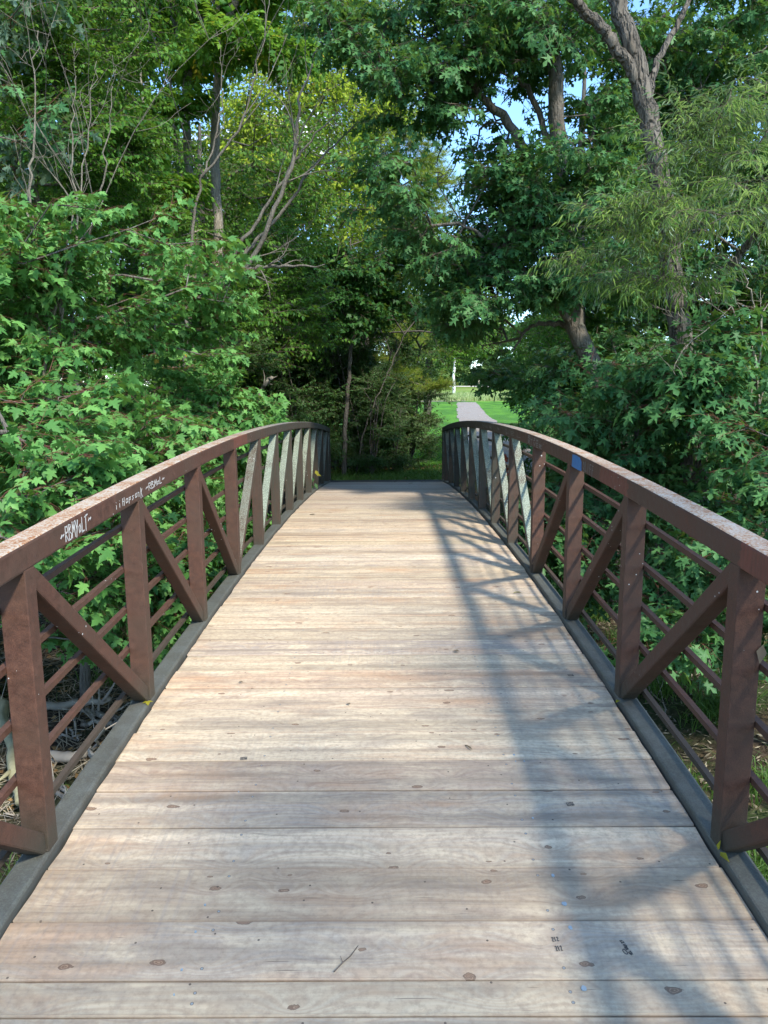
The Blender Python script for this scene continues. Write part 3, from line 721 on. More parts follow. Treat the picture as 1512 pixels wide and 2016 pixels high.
def grow(trunks, tips, r, rt=.004, pw=.44, seg=.35, sag=.10, jit=.06, upb=.6):
    """joins every tip to the nearest suitable point of the growing skeleton"""
    pos = []; par = []; isT = []
    for tp in trunks:
        P = [np.array(p, float) for p in tp]; first = True
        for a, b in zip(P[:-1], P[1:]):
            n = max(1, int(np.linalg.norm(b - a) / .25))
            for k in range(n):
                pos.append(a + (b - a) * k / n); par.append(-1 if first else len(pos) - 2); first = False; isT.append(True)
    nT = len(pos); NP = np.zeros((nT + len(tips) * 40 + 10, 3)); NP[:nT] = pos; N = nT
    cost0 = np.zeros(len(NP)); dep = np.zeros(len(NP))
    par = np.full(len(NP), -1); 
    TPs = NP[:nT].copy()
    dT = np.array([np.min(np.linalg.norm(TPs - t, axis=1)) for t in tips]); order = np.argsort(dT)
    tip_node = {}
    for ti in order:
        t = tips[ti]; d = NP[:N] - t; L = np.linalg.norm(d, axis=1)
        c = L + upb * np.maximum(0, d[:, 2]) + .30 * dep[:N]
        j = int(np.argmin(c)); n0 = NP[j].copy(); Lj = L[j]; m = max(1, int(Lj / seg)); prev = j
        ctrl = n0 + (t - n0) * .5 + np.array([0, 0, sag * Lj]) + r.normal(0, jit * Lj, 3)
        for k in range(1, m + 1):
            u = k / m; p = (1 - u) ** 2 * n0 + 2 * u * (1 - u) * ctrl + u * u * t
            if k < m: p = p + r.normal(0, .018, 3)
            NP[N] = p; par[N] = prev; dep[N] = dep[prev] + np.linalg.norm(p - NP[prev]); prev = N; N += 1
        tip_node[ti] = prev
    NP = NP[:N]; par = par[:N]; cnt = np.zeros(N); 
    for ti, nd in tip_node.items(): cnt[nd] += 1
    for i in range(N - 1, nT - 1, -1):
        if par[i] >= nT: cnt[par[i]] += cnt[i]
    rad = rt * np.maximum(cnt, 1) ** pw
    seg_i = np.arange(nT, N); a = NP[par[seg_i]]; b = NP[seg_i]
    ra = np.where(par[seg_i] >= nT, rad[par[seg_i]], rad[seg_i] * 1.15); rb = rad[seg_i]
    ra = np.minimum(ra, rb * 1.6)
    D = np.array([NP[tip_node[i]] - NP[par[tip_node[i]]] for i in range(len(tips))])
    return a, b, ra, rb, D
def frusta(a, b, ra, rb, n=5):
    d = b - a; L = np.linalg.norm(d, axis=1, keepdims=True); L[L < 1e-6] = 1; d = d / L
    ref = np.tile([.31, .2, .93], (len(a), 1)); s = np.cross(d, ref); s /= (np.linalg.norm(s, axis=1, keepdims=True) + 1e-6); u = np.cross(s, d)
    k = np.arange(n) * 2 * np.pi / n; cs, sn = np.cos(k), np.sin(k)
    ringd = s[:, None, :] * cs[None, :, None] + u[:, None, :] * sn[None, :, None]
    V = np.concatenate([a[:, None] + ringd * ra[:, None, None] - (d * ra[:, None] * .3)[:, None], b[:, None] + ringd * rb[:, None, None]], 1)
    base = np.arange(len(a)) * 2 * n; i = np.arange(n); j = (i + 1) % n
    q_ = np.stack([i, j, j + n, i + n], 1); Fq = base[:, None, None] + q_[None]
    return V.reshape(-1, 3), Fq.reshape(-1, 4)

def sample_blobs(blobs, r, clump=.38, per=7):
    out = []
    for b in blobs:
        c, rad, n = b[:3]; c = np.array(c, float); rad = np.array(rad, float)
        k = max(2, n // per)
        dirs = r.normal(0, 1, (k, 3)); dirs /= np.linalg.norm(dirs, axis=1, keepdims=True); rr = r.random(k) ** .45
        cc = dirs * rr[:, None]
        which = r.integers(0, k, n)
        pts = cc[which] + r.normal(0, clump / max(1, k) ** .33 * .8, (n, 3)) * np.array([1, 1, .55])
        out.append(c + pts * rad)
    return np.concatenate(out)

def bent(pts, n=14, jit=.03, r=None):
    """smooth path through the given points"""
    P = np.array(pts, float); t = np.linspace(0, len(P) - 1, n); out = []
    for x in t:
        i = min(int(x), len(P) - 2); u = x - i; p0 = P[max(i - 1, 0)]; p1 = P[i]; p2 = P[i + 1]; p3 = P[min(i + 2, len(P) - 1)]
        out.append(.5 * ((2 * p1) + (-p0 + p2) * u + (2 * p0 - 5 * p1 + 4 * p2 - p3) * u * u + (-p0 + 3 * p1 - 3 * p2 + p3) * u ** 3))
    out = np.array(out)
    if r is not None: out[1:-1] += r.normal(0, jit, (len(out) - 2, 3))
    return out

LM = dict(
    near=leaf_mat('maple_leaf_fresh', (.038, .130, .030), (.145, .330, .080), (.42, .30, .04), trans=.33),
    dark=leaf_mat('maple_leaf_dark', (.020, .086, .028), (.086, .205, .062), (.12, .20, .03), trans=.28),
    silver=leaf_mat('silver_maple_leaf', (.030, .10, .035), (.085, .21, .070), None, (.16, .25, .17), trans=.22),
    ash=leaf_mat('ash_leaf', (.045, .14, .02), (.14, .28, .03), (.45, .36, .04), trans=.42),
    elm=leaf_mat('mid_green_leaf', (.028, .10, .015), (.105, .225, .028), (.30, .25, .04), trans=.35),
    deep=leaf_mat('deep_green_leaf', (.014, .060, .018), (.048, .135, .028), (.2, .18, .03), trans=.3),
    willow=leaf_mat('willow_leaf', (.045, .110, .014), (.17, .255, .042), (.42, .34, .08), (.19, .26, .15), trans=.30),
    shrub=leaf_mat('thicket_leaf', (.020, .060, .020), (.060, .130, .036), (.22, .18, .05), trans=.3),
    shrub2=leaf_mat('honeysuckle_leaf', (.05, .10, .035), (.12, .19, .07), (.30, .20, .09), trans=.35),
    pine=leaf_mat('pine_needles', (.11, .18, .02), (.28, .36, .045), (.40, .30, .05), trans=.35),
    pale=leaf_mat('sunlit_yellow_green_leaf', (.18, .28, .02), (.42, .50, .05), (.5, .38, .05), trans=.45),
    farl=leaf_mat('distant_leaf', (.07, .15, .04), (.18, .28, .09), (.4, .36, .12), trans=.35))
B_dg = bark_mat('dead_limb_bark', (.115, .10, .075), (.04, .034, .026), 24, .006)
M_twig = plain('twig_bark', (.13, .10, .075), .85, .2, .3, 8)
M_twigr = plain('red_brown_twig', (.14, .06, .04), .8, .2, .3, 8)
B_grey = bark_mat('grey_ridged_bark', (.30, .265, .20), (.11, .095, .07), 22, .012)
B_dark = bark_mat('dark_bark', (.034, .029, .022), (.014, .011, .008), 14, .012)
B_will = bark_mat('deeply_furrowed_willow_bark', (.075, .061, .042), (.017, .013, .009), 12, .05)
B_sil = bark_mat('grey_brown_maple_bark', (.080, .068, .052), (.032, .026, .019), 16, .015, (.20, .22, .17))
B_dead = plain('bleached_dead_wood', (.30, .265, .215), .9, .1, .4, 6)
B_bare = bark_mat('pale_dead_bark', (.135, .115, .08), (.06, .05, .035), 24, .006)

def gz(x, y): return float(ground_z(x, y))
def tree(name, label, cat, group, trunks, blobs, kind, leafm, bark, seed, sc=(.8, 1.2), rt=.004, clump=.46, up=.0, out=1.0, rough=.12, sag=.1, branches=True, seg=.35, extra_tips=None, n_side=12, per=7, twig=None, hang=0, lean=None):
    """trunks: list of (points, radii); blobs: list of (centre, radii, number of sprays)"""
    r = np.random.default_rng(seed); r2 = random.Random(seed)
    base = trunks[0][0][0]; base = (base[0], base[1], base[2]); B = np.array(base)
    root = empty(name, base); tag(root, label, cat, group)
    paths = []; TV = []; TF = []; nn = 0
    for pts, rad in trunks:
        n = max(8, int(len(pts) * 6)); P = bent(pts, n, .012, r); paths.append(P)
        rr = np.interp(np.linspace(0, 1, n), np.linspace(0, 1, len(rad)), rad)
        mb = MB(); mb.tube([tuple(p - B) for p in P], list(rr), n_side, False, rough, r2)
        TV.append(np.array(mb.v)); TF.append(np.array(mb.f) + nn); nn += len(mb.v)
    tips = sample_blobs(blobs, r, clump, per)
    g = np.array([gz(p[0], p[1]) for p in tips]); tips[:, 2] = np.maximum(tips[:, 2], g + .25)
    nb = len(tips)
    if extra_tips is not None: tips = np.concatenate([tips, sample_blobs(extra_tips, r, .5, 3)])
    leafy = np.arange(len(tips)) < nb
    # keep the space over the bridge free
    keep = ~((np.abs(tips[:, 0]) < 1.75) & (tips[:, 1] < 17.2) & (tips[:, 2] < 2.6))
    tips = tips[keep]; leafy = leafy[keep]
    a, b, ra, rb, D = grow([P[int(len(P) * .25):] if len(P) > 6 else P for P in paths], tips, r, rt, sag=sag, seg=seg)
    V, Fq = frusta(a - B, b - B, ra, rb, 5)
    TV.append(V); TF.append(Fq + nn)
    link_mesh('trunk', np_mesh('trunk', np.concatenate(TV), np.concatenate(TF), 4, [bark], smooth_=True), root)  # also holds the limbs; for shrubs this mesh is their stems
    tips = tips[leafy]; D = D[leafy]
    d = D / (np.linalg.norm(D, axis=1, keepdims=True) + 1e-6) * np.array([1, 1, .5])
    d += r.normal(0, .35, d.shape) * np.array([1, 1, .4]); d[:, 2] += up - hang
    S = r.uniform(*sc, len(tips))
    cl = np.sin(tips[:, 0] * 2.1 + seed) * np.sin(tips[:, 1] * 1.7) * np.sin(tips[:, 2] * 2.6 + 1) * .22
    V, T, Mi, A = stamp(kind, tips - B - d * .12, d, S, r, .35, cl + r.normal(0, .08, len(tips)))
    link_mesh('crown', np_mesh('crown', V, T, 3, [leafm, twig or M_twig], Mi, dict(tint=A)), root)
    return root
def copy_tree(root, loc, rz=0, sc=1, label=None, group=None):
    c = root.copy(); COL.objects.link(c); c.location = loc; c.rotation_euler = (0, 0, rz); c.scale = (sc, sc, sc)
    if label: c['label'] = label
    if group: c['group'] = group
    for ch in root.children:
        d = ch.copy(); COL.objects.link(d); d.parent = c
    return c
def G3(x, y, dz=-.1): return (x, y, gz(x, y) + dz)
def B_(px, py, fwd, rx, ry, rz, n): return (PX(px, py, fwd), (rx, ry, rz), n)

# ---- left bank: fresh sunlit maple saplings beside the near half of the bridge
NG = 'bright green maple saplings on the left bank'
tree('maple_sapling', 'low bright green maple sapling right against the near end of the left railing', 'maple tree', NG,
     [([G3(-3.7, 4.6), (-3.5, 4.7, -.3), (-3.2, 4.9, .9), (-2.9, 5.1, 2.1)], [.05, .035, .02, .008])],
     [(PX(150, 985, 5.6), (.95, .9, .42), 110), (PX(60, 860, 6.0), (.9, .9, .5), 90), (PX(330, 1150, 6.6), (.50, .8, .42), 80), (PX(200, 1150, 5.9), (.5, .5, .3), 46), (PX(420, 1120, 7.9), (.35, .9, .45), 50), (PX(90, 1270, 6.3), (.4, .4, .15), 10)], 'maple', LM['near'], B_sil, 101, sc=(.85, 1.15), rt=.0028, twig=M_twigr)
tree('maple_sapling', 'tall leafy maple sapling at the left edge, its top reaching the bare pale stems', 'maple tree', NG,
     [([G3(-5.6, 7.0), (-5.3, 7.0, 0.2), (-5.0, 7.1, 2.0), (-4.9, 7.0, 4.0)], [.08, .06, .04, .01])],
     [((-5.0, 7.0, 1.6), (1.4, 1.5, 1.1), 230), ((-4.4, 7.0, 3.2), (1.3, 1.3, .9), 180), ((-4.5, 6.8, .4), (1.2, 1.2, .8), 120), (PX(100, 500, 7.4), (1.2, 1, .5), 44)], 'maple', LM['near'], B_sil, 102, rt=.003, twig=M_twigr)
tree('maple_sapling', 'bushy maple sapling in the middle of the left bank behind the second and third posts', 'maple tree', NG,
     [([G3(-3.6, 8.3), (-3.4, 8.2, 0), (-3.3, 8.0, 1.6), (-3.3, 8.1, 3.3)], [.07, .05, .03, .01])],
     [((-3.3, 8.2, 1.2), (1.4, 1.4, 1.0), 250), ((-3.5, 8.1, 2.7), (1.2, 1.2, .8), 180), (PX(390, 610, 9.2), (.8, .9, .5), 70), ((-2.5, 7.6, .1), (.7, 1.2, .7), 120), ((-2.4, 8.6, -.5), (.7, 1.4, .7), 70)], 'maple', LM['near'], B_sil, 103, rt=.003, twig=M_twigr)
tree('maple_sapling', 'spreading maple sapling whose tips touch the left rail near its crest', 'maple tree', NG,
     [([G3(-3.3, 11.2), (-3.1, 11.2, 0.1), (-3.0, 11, 1.2), (-2.9, 10.8, 2.6)], [.06, .05, .03, .01])],
     [((-2.9, 10.9, 1.1), (1.15, 1.5, .8), 170), ((-3.2, 11.1, 2.1), (1.1, 1.4, .7), 110), ((-2.3, 10.2, -.1), (.6, 1.6, .8), 70)], 'maple_mid', LM['near'], B_sil, 104, rt=.003, twig=M_twigr)
tree('maple_sapling', 'maple sapling with darker leaves filling the gap behind the bright saplings', 'maple tree', NG,
     [([G3(-6.4, 10.3), (-6.1, 10.2, 0.6), (-5.9, 10.1, 2.6), (-5.7, 10, 4.6)], [.09, .07, .05, .012])],
     [((-5.9, 10.1, 1.6), (1.9, 1.4, 1.3), 170), ((-5.5, 10, 3.4), (1.7, 1.3, 1.1), 130)], 'maple_mid', LM['dark'], B_sil, 105, rt=.0035)
tree('silver_maple', 'loose silvery-leaved maple with pale undersides in the upper left corner', 'maple tree', None,
     [([G3(-6.6, 8.8), (-6.3, 8.8, 1.2), (-6.0, 8.7, 3.6), (-5.7, 8.5, 6.0), (-5.5, 8.4, 8.0)], [.11, .09, .06, .035, .012]),
      ([(-6.2, 8.75, 2.4), (-5.4, 8.3, 4.0), (-4.7, 8.0, 5.6), (-4.3, 8.0, 7.2)], [.045, .035, .025, .01])],
     [((-5.6, 8.4, 5.2), (1.6, 1.6, 1.5), 120), ((-5.0, 8.1, 6.8), (1.6, 1.6, 1.2), 80), ((-6.0, 8.2, 3.9), (1.3, 1.3, .9), 70)], 'silver', LM['silver'], B_sil, 106, rt=.0035, twig=M_twigr)

def bare(name, label, cat, group, stems, seed, mat, forks=3, lv=2, spread=.6, rr0=.02):
    r = np.random.default_rng(seed); r2 = random.Random(seed); base = stems[0][0][0]; B = np.array(base)
    root = empty(name, tuple(base)); tag(root, label, cat, group)
    def side(mb, P, rad, lev):
        for k in range(forks + r2.randint(0, 2)):
            i = r2.randint(int(len(P) * .25), len(P) - 2); d = (P[i + 1] - P[i]); d /= np.linalg.norm(d)
            d = d + r.normal(0, spread, 3) + np.array([0, 0, .15]); d /= np.linalg.norm(d)
            L = np.linalg.norm(P[-1] - P[0]) * r2.uniform(.18, .42)
            pts = [P[i]]; dd = d
            for q_ in range(4):
                dd = dd + r.normal(0, .18, 3) + np.array([0, 0, .05]); dd /= np.linalg.norm(dd); pts.append(pts[-1] + dd * L / 4)
            Q = bent(pts, 8); ra = max(rad[i] * .55, .0022); rq = np.linspace(ra, .0015, 8)
            mb.tube([tuple(p - B) for p in Q], list(rq), 5, True)
            if lev > 1: side(mb, Q, list(rq), lev - 1)
    for pts, rad in stems:
        mb = MB(); n = len(pts) * 6; P = bent(pts, n, .015, r); rr = np.interp(np.linspace(0, 1, n), np.linspace(0, 1, len(rad)), rad)
        mb.tube([tuple(p - B) for p in P], list(rr), 8, True, .1, r2); side(mb, P, list(rr), lv); mb.build('stem', mat, root, smooth=True)
    return root
bare('dead_shrub', 'bare pale dead stems standing among leaves in the upper left', 'dead shrub', None,
     [([G3(-4.6, 7.6), PX(110, 620, 7.4), PX(175, 450, 7.3), PX(205, 330, 7.2), PX(222, 170, 7.2)], [.020, .015, .011, .007, .003]),
      ([PX(118, 640, 7.4), PX(135, 480, 7.3), PX(170, 300, 7.4), PX(190, 120, 7.4)], [.011, .009, .006, .002]),
      ([PX(120, 620, 7.4), PX(60, 430, 7.5), PX(66, 250, 7.6), PX(75, 60, 7.6)], [.016, .013, .009, .003]),
      ([PX(140, 560, 7.4), PX(150, 420, 7.6), PX(140, 280, 7.6), PX(150, 150, 7.7)], [.013, .010, .007, .003])], 201, B_bare, forks=4)

# ---- twin ash trees and what stands behind them
ASH = 'slender ash trees with grey trunks on the left'
tree('ash_tree', 'slender grey ash trunk forking high up, the left one of the pair', 'ash tree', ASH,
     [([G3(-3.75, 13.8), PX(372, 640, 13.9), PX(383, 480, 13.9), PX(366, 260, 13.9), PX(372, 140, 13.9), PX(395, 60, 13.9), PX(425, -80, 14)], [.12, .095, .082, .074, .06, .038, .018]),
      ([PX(369, 150, 13.9), PX(350, 80, 13.9), PX(330, -60, 13.9), PX(322, -160, 13.9)], [.06, .05, .04, .02]),
      ([PX(372, 440, 13.9), PX(348, 300, 13.8), PX(335, 150, 13.8)], [.05, .04, .015])],
     [(PX(300, 30, 13.7), (1.3, 1.5, .9), 110), (PX(300, 200, 13), (.7, .7, .35), 26), (PX(400, -60, 13.8), (1.5, 1.5, .9), 110), (PX(240, 330, 13.2), (.8, .8, .4), 30), (PX(330, 360, 12.6), (.5, .6, .22), 22)], 'ash', LM['ash'], B_grey, 301, rt=.0038, sc=(1.0, 1.5))
tree('ash_tree', 'slender grey ash trunk with a leafy yellow-green top, the right one of the pair', 'ash tree', ASH,
     [([G3(-3.15, 13.6), PX(424, 640, 13.6), PX(430, 480, 13.6), PX(424, 280, 13.6), PX(430, 130, 13.6), PX(428, 0, 13.6), PX(432, -120, 13.6)], [.115, .10, .085, .078, .06, .045, .025]),
      ([PX(432, 90, 13.6), PX(460, 10, 13.4), PX(480, -70, 13.4), PX(500, -150, 13.4)], [.07, .06, .05, .02])],
     [(PX(430, 80, 13.1), (1.0, .9, .35), 40), (PX(440, -60, 13.4), (1.4, 1.4, .8), 100), (PX(480, 120, 12.6), (.8, .7, .35), 34), (PX(540, 60, 13.4), (.8, .9, .8), 46)], 'ash', LM['ash'], B_grey, 302, rt=.0038, sc=(1.0, 1.5))
bare('dead_tree', 'half dead grey-brown tree whose bare limbs fan up and to the right', 'dead tree', None,
     [([G3(-3.1, 11.6), PX(365, 620, 11.4), PX(375, 500, 11.4), PX(395, 360, 11.3), PX(470, 250, 11.2), PX(510, 120, 11.1), PX(535, -20, 11)], [.035, .026, .022, .019, .016, .010, .004]),
      ([PX(420, 600, 11.4), PX(440, 540, 11.3), PX(500, 440, 11.2), PX(560, 350, 11.1), PX(600, 290, 11.0), PX(690, 190, 10.8)], [.032, .027, .024, .020, .014, .005]),
      ([PX(430, 560, 11.4), PX(500, 480, 11.6), PX(560, 410, 11.7), PX(640, 300, 11.8), PX(740, 220, 11.8)], [.032, .028, .024, .016, .005]),
      ([PX(440, 570, 11.4), PX(500, 500, 11.2), PX(575, 320, 11.0), PX(590, 200, 10.9), PX(640, 60, 10.8)], [.04, .035, .028, .018, .006]),
      ([PX(430, 560, 11.3), PX(490, 530, 11.2), PX(560, 525, 11.1), PX(640, 520, 11.0)], [.03, .027, .02, .006]),
      ([PX(400, 350, 11.3), PX(430, 250, 11.4), PX(438, 170, 11.4), PX(432, 90, 11.4)], [.015, .012, .008, .003])], 202, B_dg, forks=4)
bare('dead_branch_bush', 'low bare branches arching out of the shade above the left rail', 'dead shrub', None,
     [([G3(-2.7, 12.6), PX(455, 690, 12.4), PX(490, 620, 12.3), PX(560, 600, 12.2), PX(600, 615, 12.1)], [.03, .024, .02, .015, .004]),
      ([PX(455, 690, 12.4), PX(500, 650, 12.2), PX(555, 632, 12.1)], [.016, .012, .004]),
      ([PX(500, 800, 12.2), PX(520, 760, 12.1), PX(536, 742, 12.0)], [.03, .03, .027])], 203, B_bare, forks=2, lv=1)
tree('broadleaf_tree', 'big dense dark green tree behind the ash pair at the upper left', 'tree', 'tall trees behind the left bank',
     [([G3(-9.5, 19), (-9.2, 19, 4), (-9.0, 19, 8), (-8.8, 19, 13)], [.3, .25, .2, .05])],
     [((-7.9, 18.5, 8.6), (2.6, 2.2, 2.6), 230), ((-9.5, 18.5, 4.8), (3.0, 2.2, 2.2), 170), ((-6.0, 19, 11), (2.3, 2.2, 1.8), 120), ((-11, 18.5, 10), (2.6, 2.2, 2.6), 130)], 'maple_far', LM['deep'], B_dark, 401, rt=.007, seg=.5, sc=(.9, 1.3))
tree('broadleaf_tree', 'lighter green airy tree at the far left behind the silver maple', 'tree', 'tall trees behind the left bank',
     [([G3(-11, 15), (-10.6, 15, 4), (-10.5, 15, 8), (-10.4, 15, 12)], [.25, .2, .15, .04])],
     [((-9.4, 14.6, 8.4), (2.2, 2, 2.4), 170), ((-8.6, 14.5, 5.2), (2.2, 2, 1.8), 120), ((-8.4, 14.5, 2.2), (2.6, 1.8, 1.6), 110)], 'elm', LM['elm'], B_dark, 402, rt=.006, seg=.5, sc=(1., 1.5))
tree('broadleaf_tree', 'mid green tree with small leaves filling the space behind the forked dead limbs', 'tree', 'tall trees behind the left bank',
     [([G3(-4.6, 18), (-4.5, 18, 2), (-4.3, 18, 5), (-4.2, 18, 8)], [.16, .14, .1, .03])],
     [((-4.3, 17.8, 5.6), (1.7, 1.5, 1.6), 190), ((-5.0, 17.6, 3.0), (1.9, 1.5, 1.2), 150), ((-2.6, 17.8, 6.8), (1.5, 1.5, 1.6), 120), ((-3.0, 18, 3.6), (1.3, 1.3, 1.0), 90)], 'elm', LM['elm'], B_dark, 403, rt=.005, seg=.5, sc=(.9, 1.3))
tree('broadleaf_tree', 'tall yellow-green sunlit tree behind the bare limbs, left of the tunnel of leaves', 'tree', 'sunlit trees beyond the bridge',
     [([G3(-3.8, 27), (-3.5, 27, 4), (-3.3, 27, 9), (-3.0, 27, 14)], [.3, .25, .2, .05])],
     [((-2.2, 26.5, 12.2), (3.0, 2.2, 2.6), 260), ((-4.0, 26.5, 9.4), (2.6, 2.2, 2.6), 190), ((-1.0, 26.5, 14.2), (2.2, 2.2, 1.6), 120), ((-1.6, 26.5, 8.2), (1.8, 1.6, 1.8), 90)], 'elm', LM['pale'], B_dark, 404, rt=.007, seg=.6, sc=(1.2, 1.9))
tree('pine_tree', 'sunlit yellow-green pine filling the middle distance left of the sky gap', 'pine tree', None,
     [([G3(.6, 33), (.5, 33, 4), (.5, 33, 9), (.5, 33, 15)], [.28, .24, .18, .04])],
     [((.3, 32, 12.5), (2.0, 2, 2.0), 210), ((.0, 32, 9.4), (2.5, 2.0, 1.8), 260), ((-.6, 32, 6.4), (2.5, 2.0, 1.4), 220), ((-.4, 32, 4.2), (2.4, 2.0, 1.0), 130)], 'pine', LM['pine'], B_dark, 405, rt=.008, seg=.6, sc=(1.4, 2.2))
tree('pine_tree', 'smaller pine in the shade with one long feathery bough towards the path', 'pine tree', None,
     [([G3(-.7, 21.5), (-.6, 21.5, 1.5), (-.55, 21.5, 3.5), (-.5, 21.5, 5.6)], [.12, .1, .07, .02])],
     [(PX(720, 715, 20.8), (.5, .4, .20), 26), (PX(790, 745, 20.3), (.6, .4, .16), 36), (PX(850, 765, 20.0), (.4, .3, .15), 22), (PX(640, 660, 20.6), (.6, .5, .2), 16), (PX(870, 660, 21), (.5, .4, .3), 22)], 'pine', LM['pine'], B_dark, 406, rt=.006, sc=(.7, 1.0))

tree('small_leaved_tree', 'fine leaved thin tree whose sprays half cover the ash trunks', 'tree', None,
     [([G3(-4.3, 12.8), PX(310, 640, 12.7), PX(300, 450, 12.7), PX(285, 250, 12.7), PX(270, 60, 12.7)], [.05, .04, .032, .022, .008])],
     [(PX(310, 470, 12.6), (.7, .9, .6), 70), (PX(440, 590, 12.4), (1.1, .9, .5), 120), (PX(250, 250, 12.8), (.7, .9, .8), 50), (PX(520, 460, 12.6), (.7, .8, .5), 46), (PX(200, 420, 12.0), (1.0, .9, .8), 100), (PX(540, 620, 12.6), (.8, .8, .6), 90)], 'shrub', LM['elm'], B_grey, 310, rt=.0032, sc=(.9, 1.4), clump=.55)
tree('small_leaved_tree', 'fine leaved young tree mixed into the top left corner', 'tree', None,
     [([G3(-6.9, 10.6), PX(60, 560, 10.5), PX(70, 350, 10.4), PX(110, 150, 10.4), PX(140, -60, 10.4)], [.06, .05, .035, .022, .01])],
     [(PX(80, 120, 10.2), (1.3, 1.0, 1.0), 150), (PX(200, 60, 10.4), (1.1, 1.0, .8), 110), (PX(60, 330, 10.0), (1.1, 1.0, .8), 110), (PX(190, 300, 10.2), (.7, .9, .8), 60)], 'shrub', LM['elm'], B_sil, 311, rt=.003, sc=(.9, 1.4), clump=.55)
# ---- thicket beyond the far end of the bridge
TH = 'shady thicket shrubs beyond the far end of the bridge'
def stems(x, y, h, n, seed, sp=.5):
    r = random.Random(seed); out = []
    for k in range(n):
        a = r.uniform(0, 6.28); dx, dy = math.cos(a) * sp, math.sin(a) * sp
        b = G3(x + dx * .15, y + dy * .15)
        out.append(([b, (x + dx * .5, y + dy * .5, b[2] + h * .45), (x + dx * 1.1 + r.uniform(-.2, .2), y + dy, b[2] + h)], [r.uniform(.03, .05), .025, .008]))
    return out
tree('thicket_shrub', 'dark leafy shrub just past the left end of the bridge', 'shrub', TH, stems(-2.2, 18.6, 3.0, 6, 1, .7),
     [((-2.2, 18.5, 1.5), (1.2, 1.0, 1.1), 260), ((-2.6, 18.8, 3.0), (1.2, 1.0, .8), 130), ((-1.9, 18.2, .45), (1.1, .6, .4), 120)], 'shrub', LM['shrub'], B_dark, 501, rt=.004)
tree('thicket_shrub', 'tall dark shrub with bare lower stems in the middle of the thicket', 'shrub', TH, stems(-.7, 19.6, 3.3, 8, 2, .8),
     [((-.7, 19.6, 2.2), (1.2, 1.0, 1.0), 240), ((-.9, 19.9, 3.5), (1.3, 1.0, .8), 140), ((-.6, 19.3, .7), (1.1, .7, .6), 130)], 'shrub', LM['shrub'], B_dark, 502, rt=.004)
tree('thicket_shrub', 'rounded honeysuckle shrub with pale dusty leaves beside the mown grass', 'shrub', TH, stems(.55, 20.6, 2.2, 9, 3, .6),
     [((.45, 20.5, .8), (.95, .9, .8), 340), ((.1, 20.5, 2.0), (.9, .8, .6), 130), ((1.0, 20.6, 1.7), (.6, .6, .5), 50)], 'shrub', LM['shrub2'], B_dark, 503, rt=.004)
tree('thicket_shrub', 'broad dark shrub at the back of the thicket, left of the pine bough', 'shrub', TH, stems(-1.8, 23.5, 4.2, 7, 4, .9),
     [((-1.6, 23.3, 2.3), (2.2, 1.0, 1.6), 260), ((-2.0, 23.3, 4.4), (1.9, 1.0, 1.0), 140)], 'elm', LM['deep'], B_dark, 504, rt=.005)
tree('thicket_shrub', 'dark shrub between the left bank saplings and the thicket', 'shrub', TH, stems(-4.2, 15.8, 3.2, 6, 5, .8),
     [((-4.0, 15.7, 1.4), (1.4, 1.0, 1.2), 240), ((-3.6, 15.7, 3.0), (1.3, 1.0, .8), 120)], 'shrub', LM['shrub'], B_dark, 505, rt=.004)
tree('small_tree', 'thin dark trunked small tree rising through the thicket left of centre', 'tree', None,
     [([G3(-1.05, 18.3), PX(680, 830, 18.3), PX(690, 700, 18.3), PX(700, 600, 18.3), PX(690, 470, 18.3)], [.07, .055, .045, .035, .015]),
      ([G3(-.8, 18.5), PX(720, 840, 18.4), PX(760, 740, 18.4), PX(800, 650, 18.4)], [.022, .02, .015, .008])],
     [(PX(680, 600, 18.2), (1.4, 1.0, .7), 170), (PX(620, 520, 17.6), (1.3, 1.0, .7), 120), (PX(740, 500, 18.2), (1.2, 1.0, .8), 110), (PX(790, 600, 18.4), (.9, .8, .5), 70)], 'maple_mid', LM['deep'], B_dark, 506, rt=.005, sc=(.8, 1.2))

